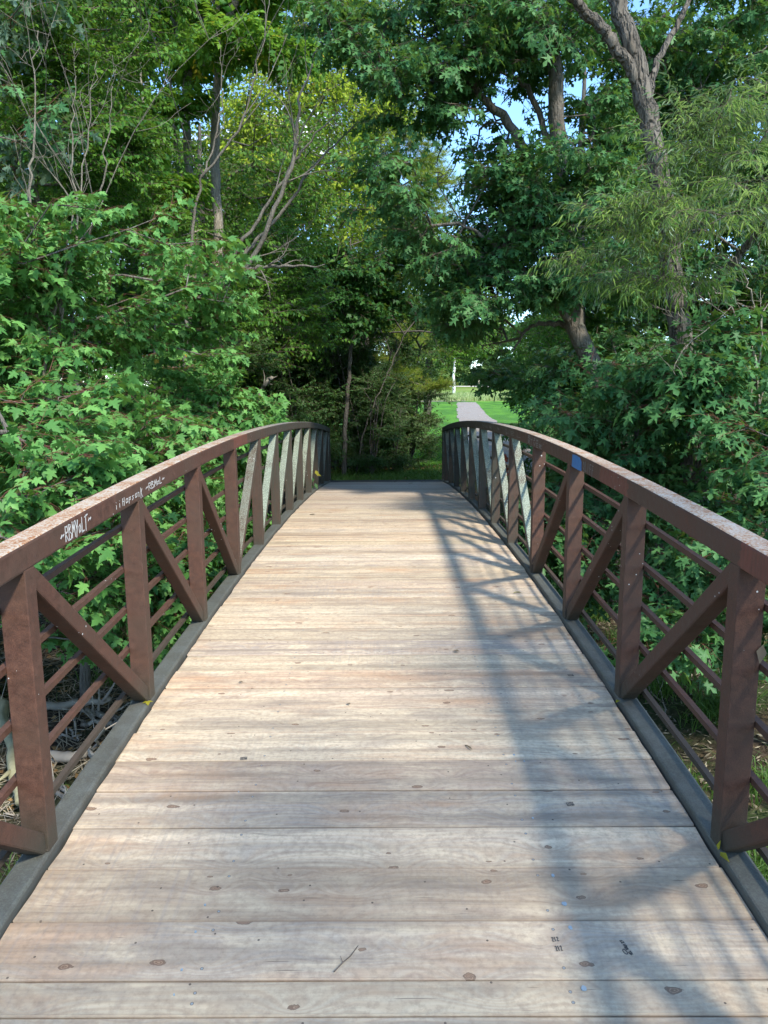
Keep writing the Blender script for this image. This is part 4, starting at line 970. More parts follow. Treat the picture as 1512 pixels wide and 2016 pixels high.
# ---- right side: silver maples and the willow
tree('silver_maple', 'large dark leaved maple leaning over the far half of the bridge from the right', 'maple tree', None,
     [([G3(3.75, 11.6), PX(1232, 860, 11.6), PX(1185, 765, 11.6), PX(1135, 640, 11.5), PX(1112, 480, 11.5), PX(1100, 300, 11.4), PX(1090, 120, 11.3), PX(1080, -80, 11.3)], [.19, .165, .15, .14, .13, .12, .10, .06]),
      ([PX(1140, 660, 11.5), PX(1085, 580, 11.4), PX(1040, 540, 11.2), PX(960, 470, 11.0), PX(900, 440, 10.9)], [.07, .06, .05, .03, .012]),
      ([PX(1110, 460, 11.5), PX(1020, 270, 11.5), PX(960, 200, 11.5), PX(880, 120, 11.4), PX(800, 60, 11.3)], [.08, .07, .055, .035, .012]),
      ([PX(1100, 330, 11.4), PX(1040, 180, 11.5), PX(985, 140, 11.5)], [.05, .04, .012]),
      ([PX(1010, 690, 11.8), PX(1050, 640, 11.7), PX(1120, 640, 11.6)], [.012, .03, .05])],
     [(PX(850, 50, 11.2), (1.3, 1.3, .55), 130), (PX(800, 190, 11.2), (.8, 1.3, .55), 70), (PX(800, 380, 11.3), (.7, 1.3, .6), 56), (PX(690, 60, 11.0), (.8, .9, .35), 26),
      (PX(940, 120, 11.3), (.7, 1.1, .35), 56), (PX(1040, 60, 11.3), (1.3, 1.3, .8), 150), (PX(960, 330, 11.6), (.55, .9, .9), 46), (PX(900, 470, 11.4), (.5, .9, .5), 36), (PX(960, 500, 11.6), (.5, .9, .3), 26),
      (PX(1090, 380, 10.9), (.85, 1.1, .8), 140), (PX(1020, 440, 11.2), (.6, .9, .6), 56), (PX(1190, 300, 11.6), (.8, 1.1, .9), 100), (PX(1010, 570, 11.0), (.7, .9, .4), 64), (PX(1150, 540, 11.0), (.9, 1.0, .6), 96),
      (PX(900, 620, 12.0), (.55, 1.0, .3), 44), (PX(850, 560, 11.6), (.55, 1.0, .45), 50), (PX(1250, 80, 12.2), (1.6, 1.3, 1.1), 150), (PX(1380, 130, 12.4), (1.4, 1.3, 1.1), 110), (PX(1300, 330, 12.6), (1.4, 1.3, 1.0), 120), (PX(1290, 700, 11.2), (.6, 1.0, .5), 40)],
     'silver', LM['dark'], B_sil, 601, rt=.0036, sc=(.65, 1.05), clump=.5, extra_tips=[(PX(930, 250, 11.8), (.6, .6, 1.0), 90), (PX(960, 440, 11.8), (.5, .5, .5), 50), (PX(900, 330, 11.8), (.4, .5, .6), 40), (PX(950, 650, 12.4), (.8, .6, .4), 40)])
bare('bare_branches', 'fine bare maple branches crossing the blue sky gap', 'branch', None,
     [([PX(1015, 262, 13.0), PX(985, 205, 12.9), PX(950, 190, 12.8), PX(900, 215, 12.7), PX(872, 250, 12.6)], [.03, .026, .018, .01, .004]),
      ([PX(1015, 262, 13.0), PX(940, 250, 13), PX(905, 300, 13), PX(880, 360, 13)], [.02, .015, .01, .004]),
      ([PX(1015, 262, 13.0), PX(1000, 330, 13), PX(940, 320, 13), PX(890, 290, 13)], [.02, .014, .009, .004])], 204, B_dark, forks=6, lv=2) if False else None
tree('willow_tree', 'stout willow with deeply furrowed bark and drooping narrow leaves on the right', 'willow tree', None,
     [([G3(3.95, 9.0), PX(1362, 860, 9.0), PX(1345, 690, 9.0), PX(1325, 560, 9.0), PX(1312, 420, 9.0), PX(1282, 260, 9.0), PX(1252, 120, 9.0), PX(1215, 0, 9.0), PX(1190, -140, 9)], [.18, .15, .13, .12, .115, .11, .10, .09, .07]),
      ([PX(1262, 170, 9.0), PX(1215, 95, 8.95), PX(1165, 35, 8.9), PX(1110, -20, 8.8), PX(1040, -80, 8.7)], [.06, .065, .058, .05, .035]),
      ([PX(1272, 200, 9.0), PX(1300, 110, 9.1), PX(1345, 30, 9.2), PX(1370, -60, 9.3)], [.045, .035, .03, .015]),
      ([PX(1330, 620, 9.0), PX(1420, 540, 8.6), PX(1510, 440, 8.2), PX(1600, 380, 7.9)], [.05, .045, .035, .015])],
     [(PX(1430, 320, 7.7), (.62, .9, .5), 76), (PX(1260, 430, 7.8), (.5, .7, .30), 34), (PX(1430, 450, 7.6), (.8, .9, .5), 88), (PX(1225, 500, 7.9), (.55, .6, .3), 36), (PX(1480, 230, 7.9), (.6, .8, .4), 40), (PX(1340, 560, 7.9), (.4, .5, .3), 24)],
     'willow', LM['willow'], B_will, 602, rt=.0022, sc=(.55, 1.0), sag=.05, hang=.10, rough=.16, n_side=20, clump=.5)
tree('unseen_shade_tree', 'unseen open crowned tree behind the near end of the bridge, added to shade the deck', 'tree', None,
     [([G3(5.6, -8.0), (5.4, -7.6, 2), (4.9, -6.8, 4.5), (4.4, -6.0, 7.2), (4.2, -5.6, 9)], [.16, .14, .11, .07, .02])],
     [((4.1, -5.6, 7.6), (2.3, 2.0, 1.4), 60), ((5.95, -2.9, 8.4), (.8, 2.6, .6), 38)], 'maple_far', LM['elm'], B_grey, 650, rt=.005, seg=.5, sc=(.8, 1.1), clump=.6)  # unseen tree shading the near deck; second clump added to soften the rail shadow
RG = 'dark green maple saplings on the right bank'
tree('maple_sapling', 'dark maple sapling with deeply cut leaves close behind the nearest right railing', 'maple tree', RG,
     [([G3(4.3, 6.5), (4.1, 6.5, -.3), (3.9, 6.6, .8), (3.7, 6.7, 2.0)], [.06, .045, .03, .01])],
     [((3.8, 6.9, .5), (.95, 1.0, .7), 130), ((4.3, 7.3, 1.5), (.9, 1.0, .5), 80), ((3.0, 7.2, -.2), (.6, 1.0, .5), 60)], 'silver', LM['dark'], B_sil, 603, rt=.003, twig=M_twigr)
tree('maple_sapling', 'dark maple sapling under the willow, its lower leaves behind the third right post', 'maple tree', RG,
     [([G3(3.6, 9.6), (3.4, 9.5, -.1), (3.2, 9.4, 1.0), (3.1, 9.3, 2.2)], [.07, .05, .03, .01])],
     [((3.1, 9.4, .9), (1.2, 1.1, .8), 170), ((2.9, 9.3, 1.9), (1.1, 1.0, .5), 90), (PX(1350, 730, 8.3), (.55, .5, .45), 46), ((2.4, 9.2, -.1), (.6, 1.2, .6), 80)], 'silver', LM['dark'], B_sil, 604, rt=.003, twig=M_twigr)
tree('maple_sapling', 'maple sapling arching low over the right rail beyond midspan', 'maple tree', RG,
     [([G3(3.3, 12.8), (3.1, 12.8, 0.1), (2.9, 12.6, 1.1), (2.7, 12.4, 2.0)], [.07, .05, .03, .01])],
     [((3.45, 12.5, 1.3), (.95, 1.1, .75), 150), ((3.1, 12.7, 2.2), (.8, 1.1, .45), 60), ((3.1, 12.0, .2), (.6, 1.2, .6), 60), (PX(990, 735, 13), (.35, .6, .16), 16)], 'silver', LM['dark'], B_sil, 605, rt=.003)
tree('maple_sapling', 'shadowy maple sapling filling the right edge behind the willow trunk', 'maple tree', RG,
     [([G3(6.4, 11), (6.2, 11, 1), (6.0, 11, 3), (5.8, 11, 5)], [.09, .07, .05, .012])],
     [((6.0, 11, 2.0), (1.5, 1.2, 1.2), 150), ((6.2, 11.4, 4.4), (1.5, 1.2, 1.3), 120), ((5.4, 10.6, .6), (1.3, 1.2, .8), 90)], 'silver', LM['dark'], B_sil, 606, rt=.0035)
bare('dead_shrub', 'tangle of thin grey bare twigs at the right edge below the willow leaves', 'dead shrub', None,
     [([G3(4.6, 8.4), PX(1490, 760, 8.2), PX(1460, 640, 8.1), PX(1400, 560, 8.0)], [.02, .016, .012, .004]),
      ([PX(1490, 760, 8.2), PX(1500, 640, 8.1), PX(1470, 560, 8.0), PX(1440, 500, 8.0)], [.014, .011, .008, .003]),
      ([PX(1485, 800, 8.2), PX(1440, 720, 8.2), PX(1380, 690, 8.3), PX(1330, 600, 8.4)], [.013, .01, .007, .003])], 205, B_grey, forks=5)
tree('broadleaf_tree', 'tall shadowed tree closing off the view behind the willow', 'tree', 'tall trees behind the right bank',
     [([G3(8.5, 17), (8.4, 17, 3), (8.3, 17, 7), (8.2, 17, 12)], [.28, .22, .18, .05])],
     [((7.2, 16.6, 7.6), (2.3, 2, 2.4), 200), ((7.4, 16.6, 3.8), (2.4, 2, 2.0), 180), ((9.4, 16.4, 10.2), (2.4, 2, 2.2), 120), ((5.4, 17, 1.6), (1.6, 1.5, 1.3), 110)], 'maple_far', LM['deep'], B_dark, 607, rt=.007, seg=.5, sc=(.8, 1.15))
tree('broadleaf_tree', 'shadowed tree right of the sky gap behind the leaning maple', 'tree', 'tall trees behind the right bank',
     [([G3(5.2, 20), (5.1, 20, 3), (5.0, 20, 6), (5.0, 20, 10)], [.2, .17, .13, .03])],
     [((5.3, 19.8, 4.6), (1.5, 1.6, 1.7), 130), ((5.6, 19.8, 2.0), (1.7, 1.6, 1.3), 130), ((6.4, 19.8, 8.0), (1.8, 1.6, 1.8), 100)], 'maple_far', LM['deep'], B_dark, 608, rt=.006, seg=.5, sc=(.8, 1.15))
tree('broadleaf_tree', 'round dark clump of foliage with a short trunk on the lawn right of the path', 'tree', None,
     [([G3(8.9, 42), (8.9, 42, 1), (8.9, 42, 3), (8.8, 42, 5)], [.22, .2, .15, .04])],
     [((8.6, 41.5, 2.0), (1.9, 1.6, 1.4), 170), ((9.4, 42, 4.6), (2.2, 1.6, 1.6), 130)], 'maple_far', LM['dark'], B_dark, 609, rt=.008, seg=.6, sc=(1.1, 1.5))

# ---- distance
far0 = tree('distant_tree', 'pale sunlit tree in the far row, directly above the gravel path', 'tree', 'trees along the far side of the meadow',
     [([(16, 190, gz(16, 190) - .3), (16, 190, 6), (16, 190, 12), (16, 190, 20)], [.5, .42, .3, .1])],
     [((16, 189, 15), (5.5, 4, 5.0), 300), ((16, 189, 8), (6.0, 4, 4.0), 240), ((16, 189, 4.6), (6.0, 4, 2.0), 120)], 'far', LM['farl'], B_grey, 701, rt=.03, seg=1.5, sc=(.9, 1.5), per=14)
kinds = ['rounded', 'narrow', 'tall', 'broad', 'low', 'leaning']
k = 0
for px, y, sc, rz in ((790, 175, .9, 1), (835, 182, 1.0, 2), (878, 190, .85, 3), (905, 196, .8, 1.3), (958, 198, .85, 4), (985, 185, 1.05, 5), (1040, 178, 1.0, .4), (1100, 186, 1.1, 2.2), (1170, 182, 1.1, 3.3), (700, 178, 1.05, 4.1), (610, 182, 1.0, 5.2), (500, 180, 1.1, .3), (380, 180, 1.1, 1.9)):
    x = PX(px, 770, y)[0]
    lab = {790: 'first pale far tree left of the white trunk', 835: 'pale far tree just left of the white trunk', 878: 'pale far tree right behind the white trunk', 905: 'short pale far tree between the white trunk and the path',
           958: 'small pale far tree right of the path under the sky gap', 985: 'large pale far tree at the right side of the sky gap'}.get(px)
    copy_tree(far0, (x, y, gz(x, y) - .3), rz, sc, lab or 'sunlit far tree glimpsed through gaps in the near foliage at the edge of the meadow', 'trees along the far side of the meadow')
mb = MB(); bx_, by_ = PX(893, 790, 122)[0], 122
mb.tube([(bx_, by_, gz(bx_, by_) - .2), (bx_ + .05, by_, 2.2), (bx_ - .05, by_, 4.0), (bx_ + .15, by_, 6.0), (bx_ + .1, by_, 8.4)], [.30, .24, .21, .17, .09], 10, True, .15)
mb2 = []
q = NT('white_mottled_bark'); P = q.pos(); c = q.ramp(q.noise(q.mapv(P, (1, 1, 1.5)), 3.2, 4, .6), [(.38, (.16, .15, .12)), (.46, (.62, .63, .58)), (.8, (.78, .79, .76))])
M_syc = q.done(q.bsdf(c, .8, .2))
root = empty('white_barked_tree', (bx_, by_, gz(bx_, by_))); tag(root, 'distant tree with a bright white mottled trunk standing alone in the meadow', 'tree')
mb.v = [(x - bx_, y - by_, z - gz(bx_, by_)) for x, y, z in mb.v]; mb.build('trunk', M_syc, root, smooth=True)
r = np.random.default_rng(5); tips = sample_blobs([((0, 0, 8.5), (3.2, 2.5, 2.2), 90)], r)
V, T, Mi, A = stamp('far', tips, r.normal(0, 1, tips.shape), r.uniform(.5, .9, len(tips)), r)
link_mesh('crown', np_mesh('crown', V, T, 3, [LM['farl'], M_twig], Mi, dict(tint=A)), root)
# ---- more background trees (copies) that close the view low down
def find(lbl):
    return next(o for o in bpy.data.objects if o.get('label') == lbl)
TL = 'tall trees behind the left bank'; TRr = 'tall trees behind the right bank'
sh_ = find('tall dark shrub with bare lower stems in the middle of the thicket')
for x, y, rz, sc, lb in ((-1.5, 20.8, 2.0, .95, 'dark shrub in the second rank of the thicket, behind the left post ends'), (.1, 22.6, 4.0, 1.1, 'large dark shrub directly behind the honeysuckle shrub'),
                         (-3.1, 20.2, .9, 1.1, 'dark shrub at the left side of the thicket behind the railing end'), (-.4, 18.5, 5.0, .62, 'low dark shrub at the front of the thicket facing the deck'), (-8.2, 25.0, 3.0, 1.7, 'large dark shrub far back on the left, filling the gap under the tall trees'), (-11.2, 24.5, 1.5, 1.7, 'large dark shrub farthest to the left in the back of the wood'),
                         (.2, 19.2, 1.1, .55, 'low dark shrub at the foot of the honeysuckle shrub')):
    copy_tree(sh_, (x, y, gz(x, y) - .1), rz, sc, lb, TH)
t1_ = find('big dense dark green tree behind the ash pair at the upper left'); t2_ = find('lighter green airy tree at the far left behind the silver maple')
t3_ = find('mid green tree with small leaves filling the space behind the forked dead limbs'); t4_ = find('tall shadowed tree closing off the view behind the willow')
for src, x, y, rz, sc, lb, g in (
    (t1_, -13.5, 27, 2.2, 1.05, 'farthest dark tree at the left edge of the photo, behind all others there', TL),
    (t3_, -7.6, 22.5, 1.0, 1.15, 'mid green tree glimpsed between the dead stems and the left ash trunk', TL),
    (t3_, -3.4, 24.5, 2.6, 1.0, 'mid green tree glimpsed just right of the right ash trunk', TL),
    (t3_, -6.0, 30.0, 4.0, 1.6, 'large mid green tree far behind the ash trunks', TL),
    (t3_, -10.2, 17.5, 2.2, .85, 'mid green tree low behind the left bank saplings', TL),
    (t3_, -7.2, 15.2, 5.2, .62, 'small mid green tree showing through gaps between the left bank saplings', TL),
    (t3_, -1.6, 38.0, 3.1, 1.7, 'tall mid green tree far behind the thicket, left of the sunlit pine', TL),
    (t3_, -7.0, 40.0, 5.1, 1.9, 'tallest mid green tree at the very back on the left', TL),
    (t3_, 2.4, 44.0, .9, 1.5, 'mid green tree at the very back, just left of the open lawn', TL),
    (t3_, -2.6, 20.6, 1.9, .72, 'low mid green tree rising directly behind the thicket shrubs', TL),
    (t4_, 13.5, 24, 1.4, 1.1, 'large shadowed tree far behind the willow at the right edge', TRr),
    (t3_, 7.6, 13.6, 3.0, .95, 'mid green shaded tree directly behind the furrowed willow trunk', TRr),
    (t3_, 6.0, 26, .5, 1.1, 'mid green tree between the leaning maple and the round clump on the lawn', TRr),
    (t4_, 10.5, 30, 4.5, .8, 'small shadowed tree beyond the leaning maple on the right', TRr)):
    copy_tree(src, (x, y, gz(x, y) - .1), rz, sc, lb, g)

# ---- ground cover
r = np.random.default_rng(77)
def blades(name, n, region, hgt, wid, mat, lean=.5, k=None, group=None, filt=None, dz=0.0):
    x = r.uniform(region[0], region[1], n); y = r.uniform(region[2], region[3], n)
    if filt is not None:
        m = filt(x, y); x, y = x[m], y[m]
    n = len(x); z = ground_z(x, y) + dz; a = r.uniform(0, 6.28, n); h = r.uniform(hgt[0], hgt[1], n); w_ = r.uniform(wid[0], wid[1], n)
    l = r.normal(0, lean, (n, 2)) * h[:, None]; s = np.stack([np.cos(a) * w_, np.sin(a) * w_, np.zeros(n)], 1)
    b = np.stack([x, y, z], 1); m_ = b + np.concatenate([l * .35, (h * .6)[:, None]], 1); t = b + np.concatenate([l, h[:, None]], 1)
    t[:, 2] = np.maximum(t[:, 2], z + .01)
    V = np.stack([b - s, b + s, m_ + s * .8, m_ - s * .8, t], 1).reshape(-1, 3); i = np.arange(n)[:, None] * 5
    T = np.stack([i + np.array([0, 1, 2]), i + np.array([0, 2, 3]), i + np.array([3, 2, 4])], 1).reshape(-1, 3)
    A = np.repeat(r.random(n) * .95, 5)
    o = link_mesh(name, np_mesh(name, V, T, 3, [mat], None, dict(tint=A))); return tag(o, kind='stuff')
M_grass = leaf_mat('lawn_grass', (.045, .13, .015), (.11, .26, .03), trans=.4)
M_weed = leaf_mat('bank_grass', (.04, .10, .02), (.11, .20, .04), trans=.35)
M_straw = leaf_mat('dry_straw', (.13, .10, .065), (.42, .36, .26), trans=.15, rough=.8, spec=.1)
M_litter = leaf_mat('fallen_willow_leaves', (.06, .045, .03), (.36, .32, .22), trans=.1, rough=.8, spec=.1)
M_brown = leaf_mat('fallen_brown_leaves', (.10, .055, .025), (.34, .21, .09), trans=.15, rough=.8, spec=.1)
offpath = lambda x, y: (np.abs(x - path_c(y)) > 1.2) & (x > .6 - .0 * y)
o = blades('lawn_grass', 60000, (-.5, 9, 16.9, 34), (.03, .075), (.004, .008), M_grass, .5, filt=offpath); tag(o, 'short mown grass beside the path beyond the bridge', 'grass')
M_mead = leaf_mat('meadow_grass', (.12, .22, .05), (.46, .50, .24), trans=.3)
o = blades('meadow_grass', 26000, (-8, 34, 105, 124), (.35, .95), (.02, .05), M_mead, .35); tag(o, 'tall pale meadow grass beyond the mown lawn', 'grass')
o = blades('trailing_weeds', 9000, (-4.5, 2.6, 16.9, 19.5), (.05, .17), (.006, .016), M_weed, .8); tag(o, 'low weeds growing across the end of the bridge', 'ground cover')
cl = r.uniform((1.5, 1.5), (7, 12), (60, 2))
pts = (cl[r.integers(0, 60, 16000)] + r.normal(0, .16, (16000, 2)))
def clumps(name, P2, hgt, wid, mat, lean):
    global r
    n = len(P2); z = ground_z(P2[:, 0], P2[:, 1]); a = r.uniform(0, 6.28, n); h = r.uniform(hgt[0], hgt[1], n); w_ = r.uniform(wid[0], wid[1], n)
    l = r.normal(0, lean, (n, 2)) * h[:, None]; s = np.stack([np.cos(a) * w_, np.sin(a) * w_, np.zeros(n)], 1); b = np.stack([P2[:, 0], P2[:, 1], z - .01], 1)
    m_ = b + np.concatenate([l * .35, (h * .65)[:, None]], 1); t = b + np.concatenate([l, (h * .75)[:, None]], 1); t[:, 2] = np.maximum(t[:, 2], z + .01)
    V = np.stack([b - s, b + s, m_ + s * .8, m_ - s * .8, t], 1).reshape(-1, 3); i = np.arange(n)[:, None] * 5
    T = np.stack([i + np.array([0, 1, 2]), i + np.array([0, 2, 3]), i + np.array([3, 2, 4])], 1).reshape(-1, 3)
    return tag(link_mesh(name, np_mesh(name, V, T, 3, [mat], None, dict(tint=np.repeat(r.random(n) * .95, 5)))), kind='stuff')
tag(clumps('bank_grass', pts, (.12, .34), (.003, .007), M_weed, .7), 'tufts of shaded grass on the bank below the right railing', 'grass')
cl2 = r.uniform((-6.5, 2), (-1.8, 10), (30, 2)); pts = cl2[r.integers(0, 30, 5000)] + r.normal(0, .15, (5000, 2))
tag(clumps('bank_grass', pts, (.10, .26), (.003, .008), M_weed, .7), 'sparse green tufts among the driftwood below the left railing', 'grass')
def litter(name, n, region, size, mat, asp=.18, dz=.015):
    x = r.uniform(region[0], region[1], n); y = r.uniform(region[2], region[3], n); z = ground_z(x, y) + r.uniform(.012, .05, n); a = r.uniform(0, 6.28, n); L = r.uniform(size[0], size[1], n)
    d = np.stack([np.cos(a), np.sin(a), r.normal(0, .25, n)], 1) * L[:, None]; s = np.stack([-np.sin(a), np.cos(a), r.normal(0, .4, n)], 1) * (L * asp)[:, None]; c = np.stack([x, y, z], 1)
    V = np.stack([c - d * .5, c + s, c + d * .5, c - s], 1).reshape(-1, 3); i = np.arange(n)[:, None] * 4
    T = np.stack([i + np.array([0, 1, 2]), i + np.array([0, 2, 3])], 1).reshape(-1, 3)
    return tag(link_mesh(name, np_mesh(name, V, T, 3, [mat], None, dict(tint=np.repeat(r.random(n) * .95, 4)))), kind='stuff')
tag(litter('leaf_litter', 16000, (1.3, 8, .5, 13), (.05, .11), M_litter, .10), 'narrow fallen willow leaves on the dark soil below the right railing', 'leaf litter')
tag(litter('dry_reeds', 16000, (-7.5, -1.3, 1.0, 11), (.12, .5), M_straw, .014), 'pale dry reeds and straw washed up below the left railing', 'dry reeds')
tag(litter('leaf_litter', 3500, (-2.5, 5, 16.7, 21), (.04, .09), M_brown, .4), 'brown fallen leaves scattered at the far end of the bridge', 'leaf litter')
tag(litter('leaf_litter', 4000, (-6.5, -1.3, 2, 12), (.04, .09), M_brown, .4), 'brown fallen leaves among the driftwood on the left', 'leaf litter')

# ---- driftwood on the left
def log(name, label, pts, rad, group, seed, mat=B_dead, stubs=2):
    r2 = random.Random(seed); rn = np.random.default_rng(seed); base = np.array(pts[0]); P = bent(pts, 14, .02, rn) - base
    mb = MB(); mb.tube([tuple(p) for p in P], list(np.linspace(rad, rad * .55, 14) * (1 + rn.normal(0, .05, 14))), 10, True, .18, r2)
    for k in range(stubs):
        i = r2.randint(3, 11); d = rn.normal(0, 1, 3); d[2] = abs(d[2]); d /= np.linalg.norm(d); L = r2.uniform(.2, .5)
        mb.tube([tuple(P[i]), tuple(P[i] + d * L * .5), tuple(P[i] + d * L + rn.normal(0, .03, 3))], [rad * .4, rad * .3, rad * .12], 6, True, .1, r2)
    o = mb.build(name, mat, None, smooth=True); o.location = tuple(base); return tag(o, label, 'driftwood', group)
DW = 'dead wood lying below the left railing'
def gp(px, py, dz=.08):
    f = 5.
    for _ in range(60):
        p = PX(px, py, f); g = gz(p[0], p[1]) + dz; sl = (p[2] - CAM.z) / f; f = .5 * f + .5 * (g - CAM.z) / sl
    p = PX(px, py, f); return (p[0], p[1], gz(p[0], p[1]) + dz)
log('dead_log', 'bleached log lying crosswise above the other wood, seen behind the first diagonal', [gp(60, 1395), gp(130, 1388), gp(215, 1378)], .055, DW, 1)
log('dead_log', 'thick pale log lying level beside the bottom chord between the first two posts', [gp(95, 1495), gp(150, 1488), gp(215, 1478)], .06, DW, 2)
log('dead_log', 'mossy pale log standing slantwise at the left edge behind the first post', [gp(-20, 1330), gp(12, 1440, .12), gp(40, 1580, .15)], .075, DW, 3, plain('mossy_dead_wood', (.25, .24, .15), .9, .1, .5, 9))
log('dead_branch', 'thin bleached branch slanting down to the chord next to the first post', [gp(95, 1520, .06), gp(130, 1560, .06), gp(175, 1600, .05)], .028, DW, 4)
log('dead_branch', 'second thin bleached branch, just below the other by the chord', [gp(100, 1548, .05), gp(135, 1580, .05), gp(170, 1625, .05)], .022, DW, 5)
log('dead_branch', 'crooked grey stick poking up beside the chord near the second post', [gp(150, 1490, .03), gp(190, 1470, .08), PX(205, 1432, 6.0)], .018, DW, 6)
log('dead_root', 'dark tangled root under the second left post, half in shadow', [gp(170, 1400, .06), gp(215, 1410, .1), gp(262, 1405, .05)], .04, DW, 7, B_grey, 5)
log('dead_root', 'dark root snag lying just below the tangled root', [gp(165, 1420, .03), gp(220, 1428, .08), gp(255, 1432, .05)], .03, DW, 8, B_grey, 5)
log('dead_branch', 'long thin grey branch lying on the soil below the first diagonal', [gp(92, 1440, .04), gp(115, 1452, .05), gp(160, 1447, .04)], .02, DW, 9)
for k in range(14):
    px, py = rnd.uniform(-40, 240), rnd.uniform(1330, 1680); a = rnd.uniform(-40, 40); b2 = rnd.uniform(-40, 40)
    log('dead_stick', 'one of many thin bleached sticks strewn among the dry reeds on the left', [gp(px, py, .04), gp(px + a * .5, py + b2 * .5, .07), gp(px + a, py + b2, .04)], rnd.uniform(.006, .012), 'thin sticks strewn below the left railing', 30 + k, stubs=1)
log('dead_branch', 'fallen bare branch on the dark soil below the right railing', [gp(1320, 1270, .05), gp(1380, 1262, .06), gp(1440, 1240, .05)], .02, 'dead branches on the right bank', 60, B_grey)
log('dead_branch', 'thin fallen twig beside the grass tufts under the second right diagonal', [gp(1275, 1350, .04), gp(1310, 1400, .06), gp(1330, 1420, .03)], .01, 'dead branches on the right bank', 61, B_grey)

# ---- single leaves and seedlings caught on the bridge
M_yl = leaf_mat('yellow_fallen_leaf', (.24, .22, .02), (.34, .30, .03), trans=.3)
M_dl = leaf_mat('brown_curled_leaf', (.13, .09, .055), (.20, .15, .10), trans=.2)
M_rl = leaf_mat('dark_red_leaf', (.16, .02, .012), (.30, .05, .03), trans=.3)
def one_leaf(name, label, loc, fwd, up, size, kind, mat, width=1.0):
    LV, LT = LEAF[kind]; LV = LV * np.array([width, 1, 1.2]) * size; Rm = rot_to(np.array(fwd, float), np.array(up, float))
    V = LV @ Rm.T; V2 = np.concatenate([V, V - Rm[:, 2] * .0008]); T2 = np.concatenate([LT, LT[:, ::-1] + len(V)])
    o = link_mesh(name, np_mesh(name, V2, T2, 3, [mat], None, dict(tint=np.full(len(V2), .6)))); o.location = loc; return tag(o, label, 'leaf')
zc_ = ztop(2.45)
one_leaf('fallen_leaf', 'curled yellow leaf wedged between the deck and the foot of the nearest right post', (1.247, 2.50, ztop(2.5) + .004), (.05, -1, .15), (-.4, 0, 1), .062, 'oval', M_yl, .7)
one_leaf('fallen_leaf', 'small green-yellow leaf standing up against the foot of the nearest right post', (1.246, 2.515, ztop(2.5) + .002), (.0, -.15, 1), (-1, -.5, .2), .042, 'oval', M_yl, .7)
one_leaf('dead_leaf', 'dry brown leaf caught on the outer edge of the nearest right post', (1.352, 2.515, ztop(2.5) + .80), (-.2, -.2, -1), (-.5, -1, .2), .07, 'oval', M_dl, .9)
p = PX(1222, 1368, 3.72); one_leaf('fallen_leaf', 'tiny green leaf lying at the foot of the second right post', (1.243, 3.70, ztop(3.7) + .004), (-.6, -.6, .1), (0, 0, 1), .04, 'oval', M_yl)
one_leaf('fallen_leaf', 'tiny yellow leaf at the foot of the second left post', (-1.262, 3.72, ztop(3.7) + .004), (.3, -.8, .1), (0, 0, 1), .045, 'maple', M_yl)
root = empty('climbing_seedling', (-1.33, 13.2, ztop(13.2))); tag(root, 'little plant with a yellowing leaf growing through the far left railing', 'plant')
mb = MB(); mb.tube([(0, 0, -.6), (.02, 0, .1), (.06, -.03, .33)], [.006, .005, .003], 5); mb.build('stem', M_twig, root)
rv = np.random.default_rng(4)
for nm, mat_, pp in (('leaf', M_yl, [(.07, -.03, .33), (.05, -.04, .28)]), ('leaf', LM['dark'], [(.03, 0, .2), (.05, -.03, .1), (.0, .02, .05)])):
    for p in pp:
        LV, LT = LEAF['oval']; Rm = rot_to(np.array([rv.normal(.6, .5), rv.normal(-.4, .4), -.5]), np.array([0, -.6, 1.])); V = (LV * .13) @ Rm.T + np.array(p)
        link_mesh(nm, np_mesh(nm, V, LT, 3, [mat_], None, dict(tint=np.full(len(V), .5))), root)
c = PX(996, 893, 10.2); root = empty('red_leaved_seedling', (c[0], c[1], gz(c[0], c[1]))); tag(root, 'dark red leaves of a seedling glimpsed between the right posts', 'plant')
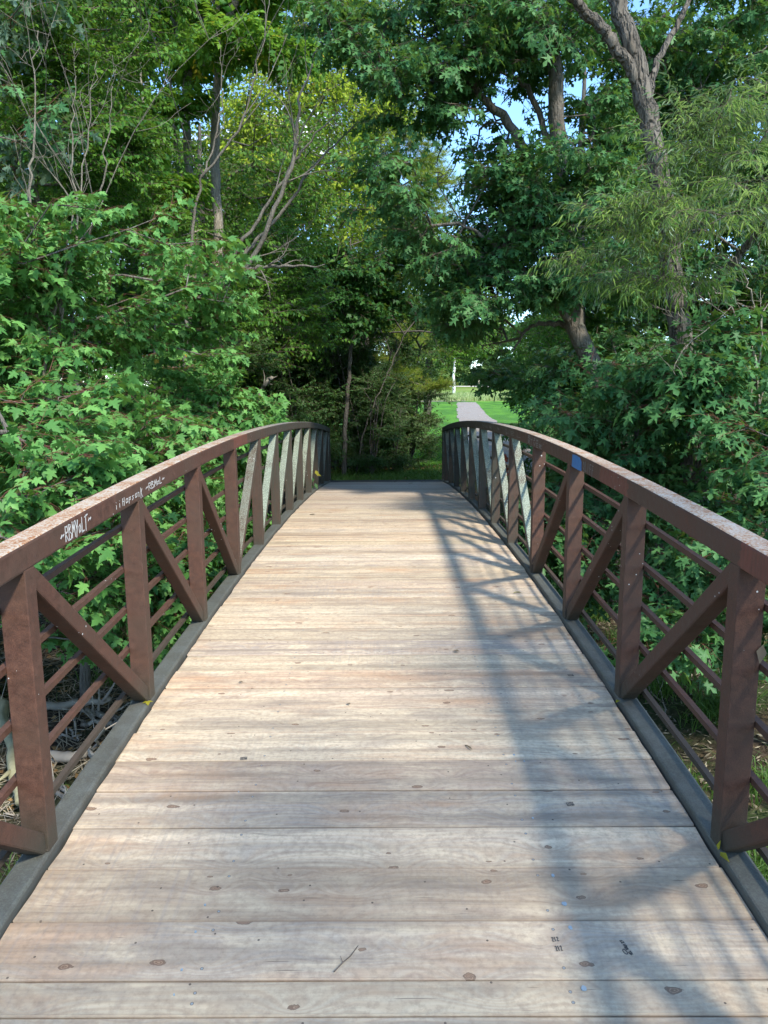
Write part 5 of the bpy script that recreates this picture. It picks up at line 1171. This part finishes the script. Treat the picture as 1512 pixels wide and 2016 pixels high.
hh = c[2] - gz(c[0], c[1]); mb = MB(); mb.tube([(0, 0, 0), (.03, .02, hh * .6), (0, 0, hh)], [.012, .009, .004], 6); mb.build('stem', M_twig, root)
V, T, Mi, A = stamp('maple_mid', np.array([[0, 0, hh], [.0, .1, hh - .15]]), np.array([[-.3, -1, .2], [.3, -1, -.2]]), np.array([.5, .5]), rv)
link_mesh('crown', np_mesh('crown', V, T, 3, [M_rl, M_twig], Mi, dict(tint=A)), root)
x, y = PX(942, 792, 118)[0], 118
mb = MB(); mb.tube([(0, 0, -.2), (0, 0, 2.0), (.02, 0, 2.7)], [.09, .085, .08], 8); o = mb.build('wooden_stake', plain('pale_stake_wood', (.5, .42, .3), .8, .2, .2, 5)); o.location = (x, y, gz(x, y)); tag(o, 'pale wooden stake standing alone in the meadow right of the path', 'stake')

c = on_deck(682, 1892); mb = MB()
mb.tube([(-.035, -.05, .006), (-.01, -.015, .008), (.012, .012, .007), (.035, .055, .009)], [.0022, .002, .0017, .001], 6); mb.tube([(-.01, -.015, .008), (-.02, .01, .010)], [.0012, .0007], 5)
o = mb.build('fallen_twig', M_twig, None, smooth=True); o.location = c; tag(o, 'thin brown twig lying on the nearest planks left of the centre', 'twig')
for k, (px, py, kd, m_, sz) in enumerate(((470, 1345, 'oval', M_dl, .03), (905, 1285, 'oval', M_dl, .045), (690, 1390, 'oval', M_dl, .03), (840, -15.9, 'maple', M_dl, .10), (815, -15.2, 'maple', M_dl, .09), (776, -16.0, 'maple', M_dl, .08), (620, -9.6, 'maple', M_dl, .07), (1010, 1170, 'willow', M_yl, .09), (930, 1480, 'willow', M_dl, .07))):
    c = on_deck(px, py) if py > 0 else ((px - 763) / F * -py, -py, zdeck(-py)); a_ = rnd.uniform(0, 6.28)
    one_leaf('fallen_leaf', 'small dry leaf lying flat on the deck boards, away from the railings', (c[0], c[1], c[2] + .010), (math.cos(a_), math.sin(a_), .12), (rnd.uniform(-.2, .2), rnd.uniform(-.2, .2), 1), sz, kd, m_)['group'] = 'dry leaves lying on the deck'
